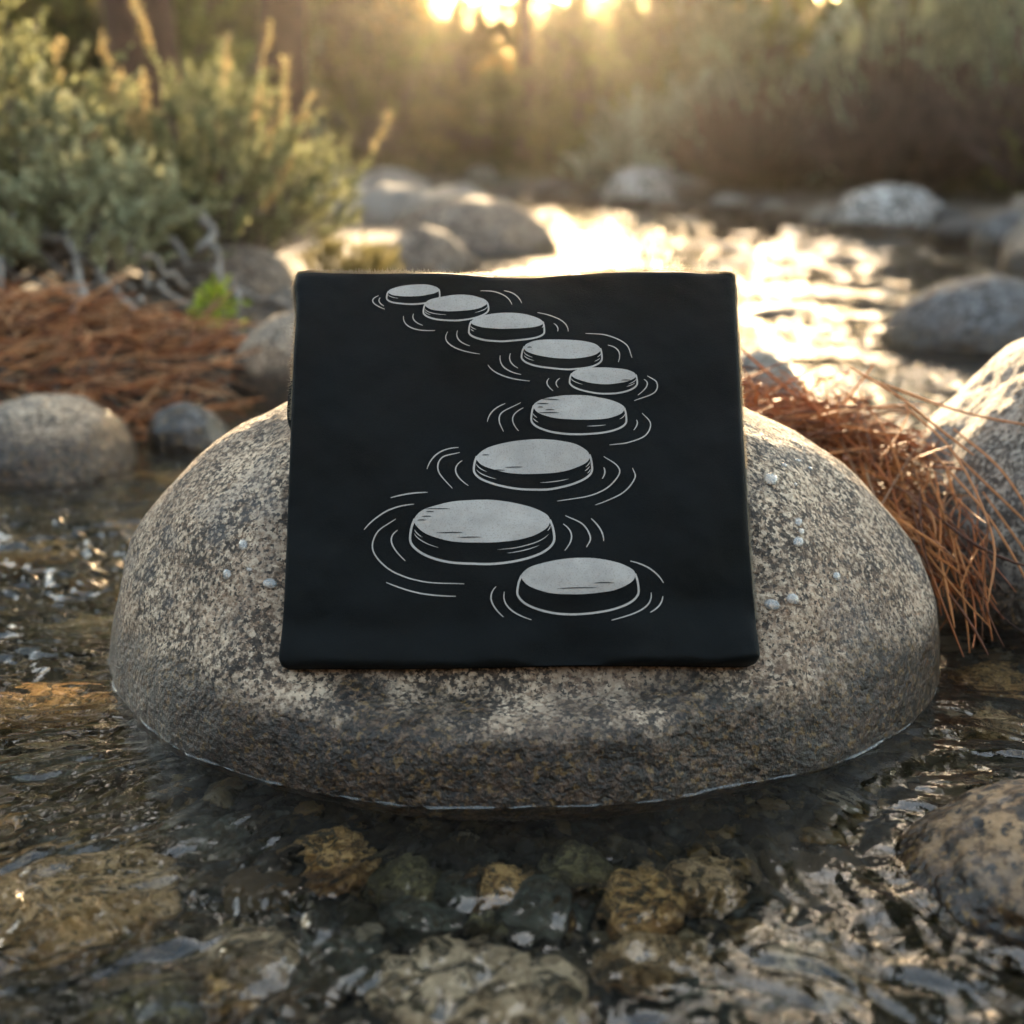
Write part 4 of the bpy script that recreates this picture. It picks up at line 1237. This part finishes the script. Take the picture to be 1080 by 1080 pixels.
M['gold'] = plain_mat("backlit_gold_leaf", (.36, .25, .06), (.62, .46, .15), 4, .6, 0, trans=.62, island=.3)
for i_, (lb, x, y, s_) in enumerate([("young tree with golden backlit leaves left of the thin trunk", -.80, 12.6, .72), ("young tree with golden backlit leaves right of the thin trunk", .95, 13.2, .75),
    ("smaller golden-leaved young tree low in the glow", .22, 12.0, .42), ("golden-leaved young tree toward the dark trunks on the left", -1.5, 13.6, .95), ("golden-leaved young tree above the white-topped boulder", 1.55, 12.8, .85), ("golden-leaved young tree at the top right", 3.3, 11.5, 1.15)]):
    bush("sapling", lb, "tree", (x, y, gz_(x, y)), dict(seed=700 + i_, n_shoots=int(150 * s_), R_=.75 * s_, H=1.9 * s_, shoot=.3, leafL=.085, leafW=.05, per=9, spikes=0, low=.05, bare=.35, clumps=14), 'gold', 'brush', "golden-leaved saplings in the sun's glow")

# grass on the far bank
rg = np.random.default_rng(14)
N = 26000
x = rg.uniform(-2.5, 4.5, N); y = rg.uniform(4.2, 10.5, N)
d = sdist(x, y)
ok = (d > .25) & (x > 1.4 - (y - 5) * .9) & (fbm(x * 1.3, y * 1.3, 0, 90, 2) > -.12)
x, y = x[ok], y[ok]; N = len(x)
C = np.stack([x, y, terrain(x, y)], -1)
V, Fq = leaves(C, np.stack([rg.normal(size=N) * .35, rg.normal(size=N) * .35, np.ones(N)], -1), rg.uniform(.05, .17, N), .008, rg)
tag(obj("grass", mesh_from("grass", V, Fq), M['grass']), "rough olive and straw grass on the far bank", kind='stuff')

# pines
def pine(seed, H, r0, crown0, n_br, spread, per=90, leafL=.34, leafW=.10):
    rg = np.random.default_rng(seed)
    K = 16
    zz = np.linspace(-.15, H, K)
    P = np.stack([.06 * fbm(zz * .3, 0, 0, seed, 2) * H * .2, .06 * fbm(zz * .3, 5, 0, seed, 2) * H * .2, zz], -1)
    rr_ = r0 * (1 - .88 * np.clip(zz / H, 0, 1)) * (1 + .35 * np.exp(-np.clip(zz, 0, 9) / .25))
    tr = Geo(); tr.add(*tubes(P[None], rr_[None], 12))
    h = crown0 + (H - crown0) * rg.uniform(0, 1, n_br) ** .9
    th = rg.uniform(0, 2 * np.pi, n_br)
    f = (h - crown0) / (H - crown0)
    L = spread * (1.05 - f) ** .8 * rg.uniform(.55, 1.15, n_br)
    base = np.stack([np.interp(h, zz, P[:, 0]), np.interp(h, zz, P[:, 1]), h], -1)
    dd = np.stack([np.cos(th), np.sin(th), rg.uniform(-.25, .35, n_br)], -1)
    k = np.linspace(0, 1, 5)[None, :, None]
    BP = base[:, None] + dd[:, None] * k * L[:, None, None]
    BP[..., 2] -= (k[..., 0] ** 2) * L[:, None] * .18
    tr.add(*tubes(BP, (np.array([1, .75, .5, .35, .15])[None] * (r0 * .20)), 4))
    dead = rg.integers(3, 7)
    # foliage clumps along each limb
    t = rg.uniform(.25, 1.05, (n_br, per))
    C = base[:, None] + dd[:, None] * (t * L[:, None])[..., None] + rg.normal(size=(n_br, per, 3)) * (np.array([.16, .16, .10]) * spread * .55)
    C[..., 2] -= t ** 2 * L[:, None] * .18
    D = dd[:, None] * .6 + rg.normal(size=(n_br, per, 3)) * .7 + np.array([0, 0, .3])
    fo = Geo(); fo.add(*leaves(C.reshape(-1, 3), D.reshape(-1, 3), leafL, leafW, rg))
    return tr, fo
def pine_obj(label, x, y, args, group="pines behind the stream", s=1.0):
    e = empty("pine_tree", (x, y, gz_(x, y)), rb.uniform(0, 6.28)); e.scale = (s, s, s)
    tag(e, label, "tree", group)
    tr, fo = pine(**args)
    obj("trunk", tr.build("trunk"), M['bark'], e); obj("crown", fo.build("crown"), M['pine'], e)
    return e
PA = [dict(seed=101, H=12, r0=.15, crown0=3.6, n_br=60, spread=2.0), dict(seed=102, H=14, r0=.18, crown0=4.6, n_br=66, spread=2.3), dict(seed=103, H=9, r0=.11, crown0=2.2, n_br=55, spread=1.6)]
T0 = pine_obj("reddish-brown thick pine trunk rising behind the left sagebrush", -1.62, 6.1, dict(seed=104, H=11, r0=.15, crown0=3.6, n_br=26, spread=1.9))
T1 = pine_obj("dark pine trunk between the reddish trunk and the sun's glow", -1.30, 8.3, dict(seed=105, H=12, r0=.14, crown0=3.8, n_br=30, spread=1.9))
T2 = pine_obj("thin dark pine trunk standing in the sun's glow at the top centre", .035, 10.6, dict(seed=106, H=9, r0=.058, crown0=3.4, n_br=50, spread=1.0))
for i_, (lb, x, y, r_, H_) in enumerate([("slim far trunk left of the glow, above the left gravel bar", -1.75, 13.2, .09, 9), ("slim far trunk just right of the glow", 1.05, 14.5, .085, 9), ("dark far trunk above the white-topped boulder's right side", 1.9, 12.6, .10, 10),
        ("far trunk rising above the pale oval boulder", 2.9, 11.0, .11, 10), ("leaning far trunk in the upper right corner", 3.7, 11.8, .13, 11), ("far trunk close left of the glow", -.95, 15.5, .08, 9)]):
    pine_obj(lb, x, y, dict(seed=140 + i_, H=H_, r0=r_, crown0=3.4, n_br=16, spread=1.2))
for i_, (lb, x, y, H_) in enumerate([("young dark green pine left of the glow", -1.35, 12.4, 2.0), ("young dark green pine right of the glow", 1.25, 11.6, 1.5), ("young green pine in the upper right background", 3.0, 10.4, 2.4), ("young green pine behind the left gravel bar", -2.2, 11.2, 2.2)]):
    pine_obj(lb, x, y, dict(seed=160 + i_, H=H_, r0=.04, crown0=.25, n_br=46, spread=.75, per=40, leafL=.13, leafW=.03), "young pines beyond the stream")
PR = []
for i, a in enumerate(PA):
    PR.append(pine_obj("one of the hazy pines in the far wood", [-5.8, 5.6, -4.6][i], [10.5, 12.5, 13.5][i], a, "hazy pines of the far wood"))
spots = [(5.2, 10.5), (6.8, 13), (-6.2, 12.5), (-3.2, 17), (-5.0, 20), (-1.6, 21), (2.4, 19), (4.8, 17), (7.2, 20), (9.5, 16), (-8.5, 16), (-7.8, 24), (3.4, 25), (6.0, 27), (-2.8, 28), (-10.5, 22),
         (10.5, 24), (-12, 30), (12.5, 31), (0.9, 30), (-.9, 33), (5.2, 36), (-6.0, 36), (9, 38), (-10, 40), (2.2, 42), (-3.2, 44), (15, 36), (-15, 38), (7, 46), (-8, 48), (0.2, 50), (12, 50), (-14, 50), (4.0, 56), (-4.5, 58), (18, 48), (3.1, 26), (5.6, 31), (8.2, 42), (6.6, 26.5), (-19, 46), (-3.6, 7.0), (-5.4, 8.2), (4.6, 8.4)]
for i, (x, y) in enumerate(spots):
    if (y > 9 and -.15 < x / y < .36) and not (y > 18 and (x / y > .075 or x / y < -.05)): continue   # the stream's valley stays open to the sky
    e = copy_tree(PR[i % 3])
    s = rb.uniform(.85, 1.25) * (.50 if -.15 < x / y < .36 else 1)
    e.location = (x, y, gz_(x, y)); e.rotation_euler = (0, 0, rb.uniform(0, 6.28)); e.scale = (s, s, s)

# ------------------------------------------------------------------ haze
bx = (-40, 40, -8, 75, -1.6, 19)
V = np.array([(x, y, z) for x in bx[:2] for y in bx[2:4] for z in bx[4:]], float)
F = np.array([(0, 1, 3, 2), (4, 6, 7, 5), (0, 4, 5, 1), (2, 3, 7, 6), (0, 2, 6, 4), (1, 5, 7, 3)])
hm = NM("haze")
pv = hm.n("VolumePrincipled")
pv.inputs["Color"].default_value = (1.0, .93, .82, 1)
pv.inputs["Density"].default_value = .0007
pv.inputs["Anisotropy"].default_value = .88
hm.l(pv.outputs[0], hm.out.inputs["Volume"])
o = obj("haze", mesh_from("haze", V, [F], False), hm.m)
tag(o, "thin golden haze in the air", kind='stuff')
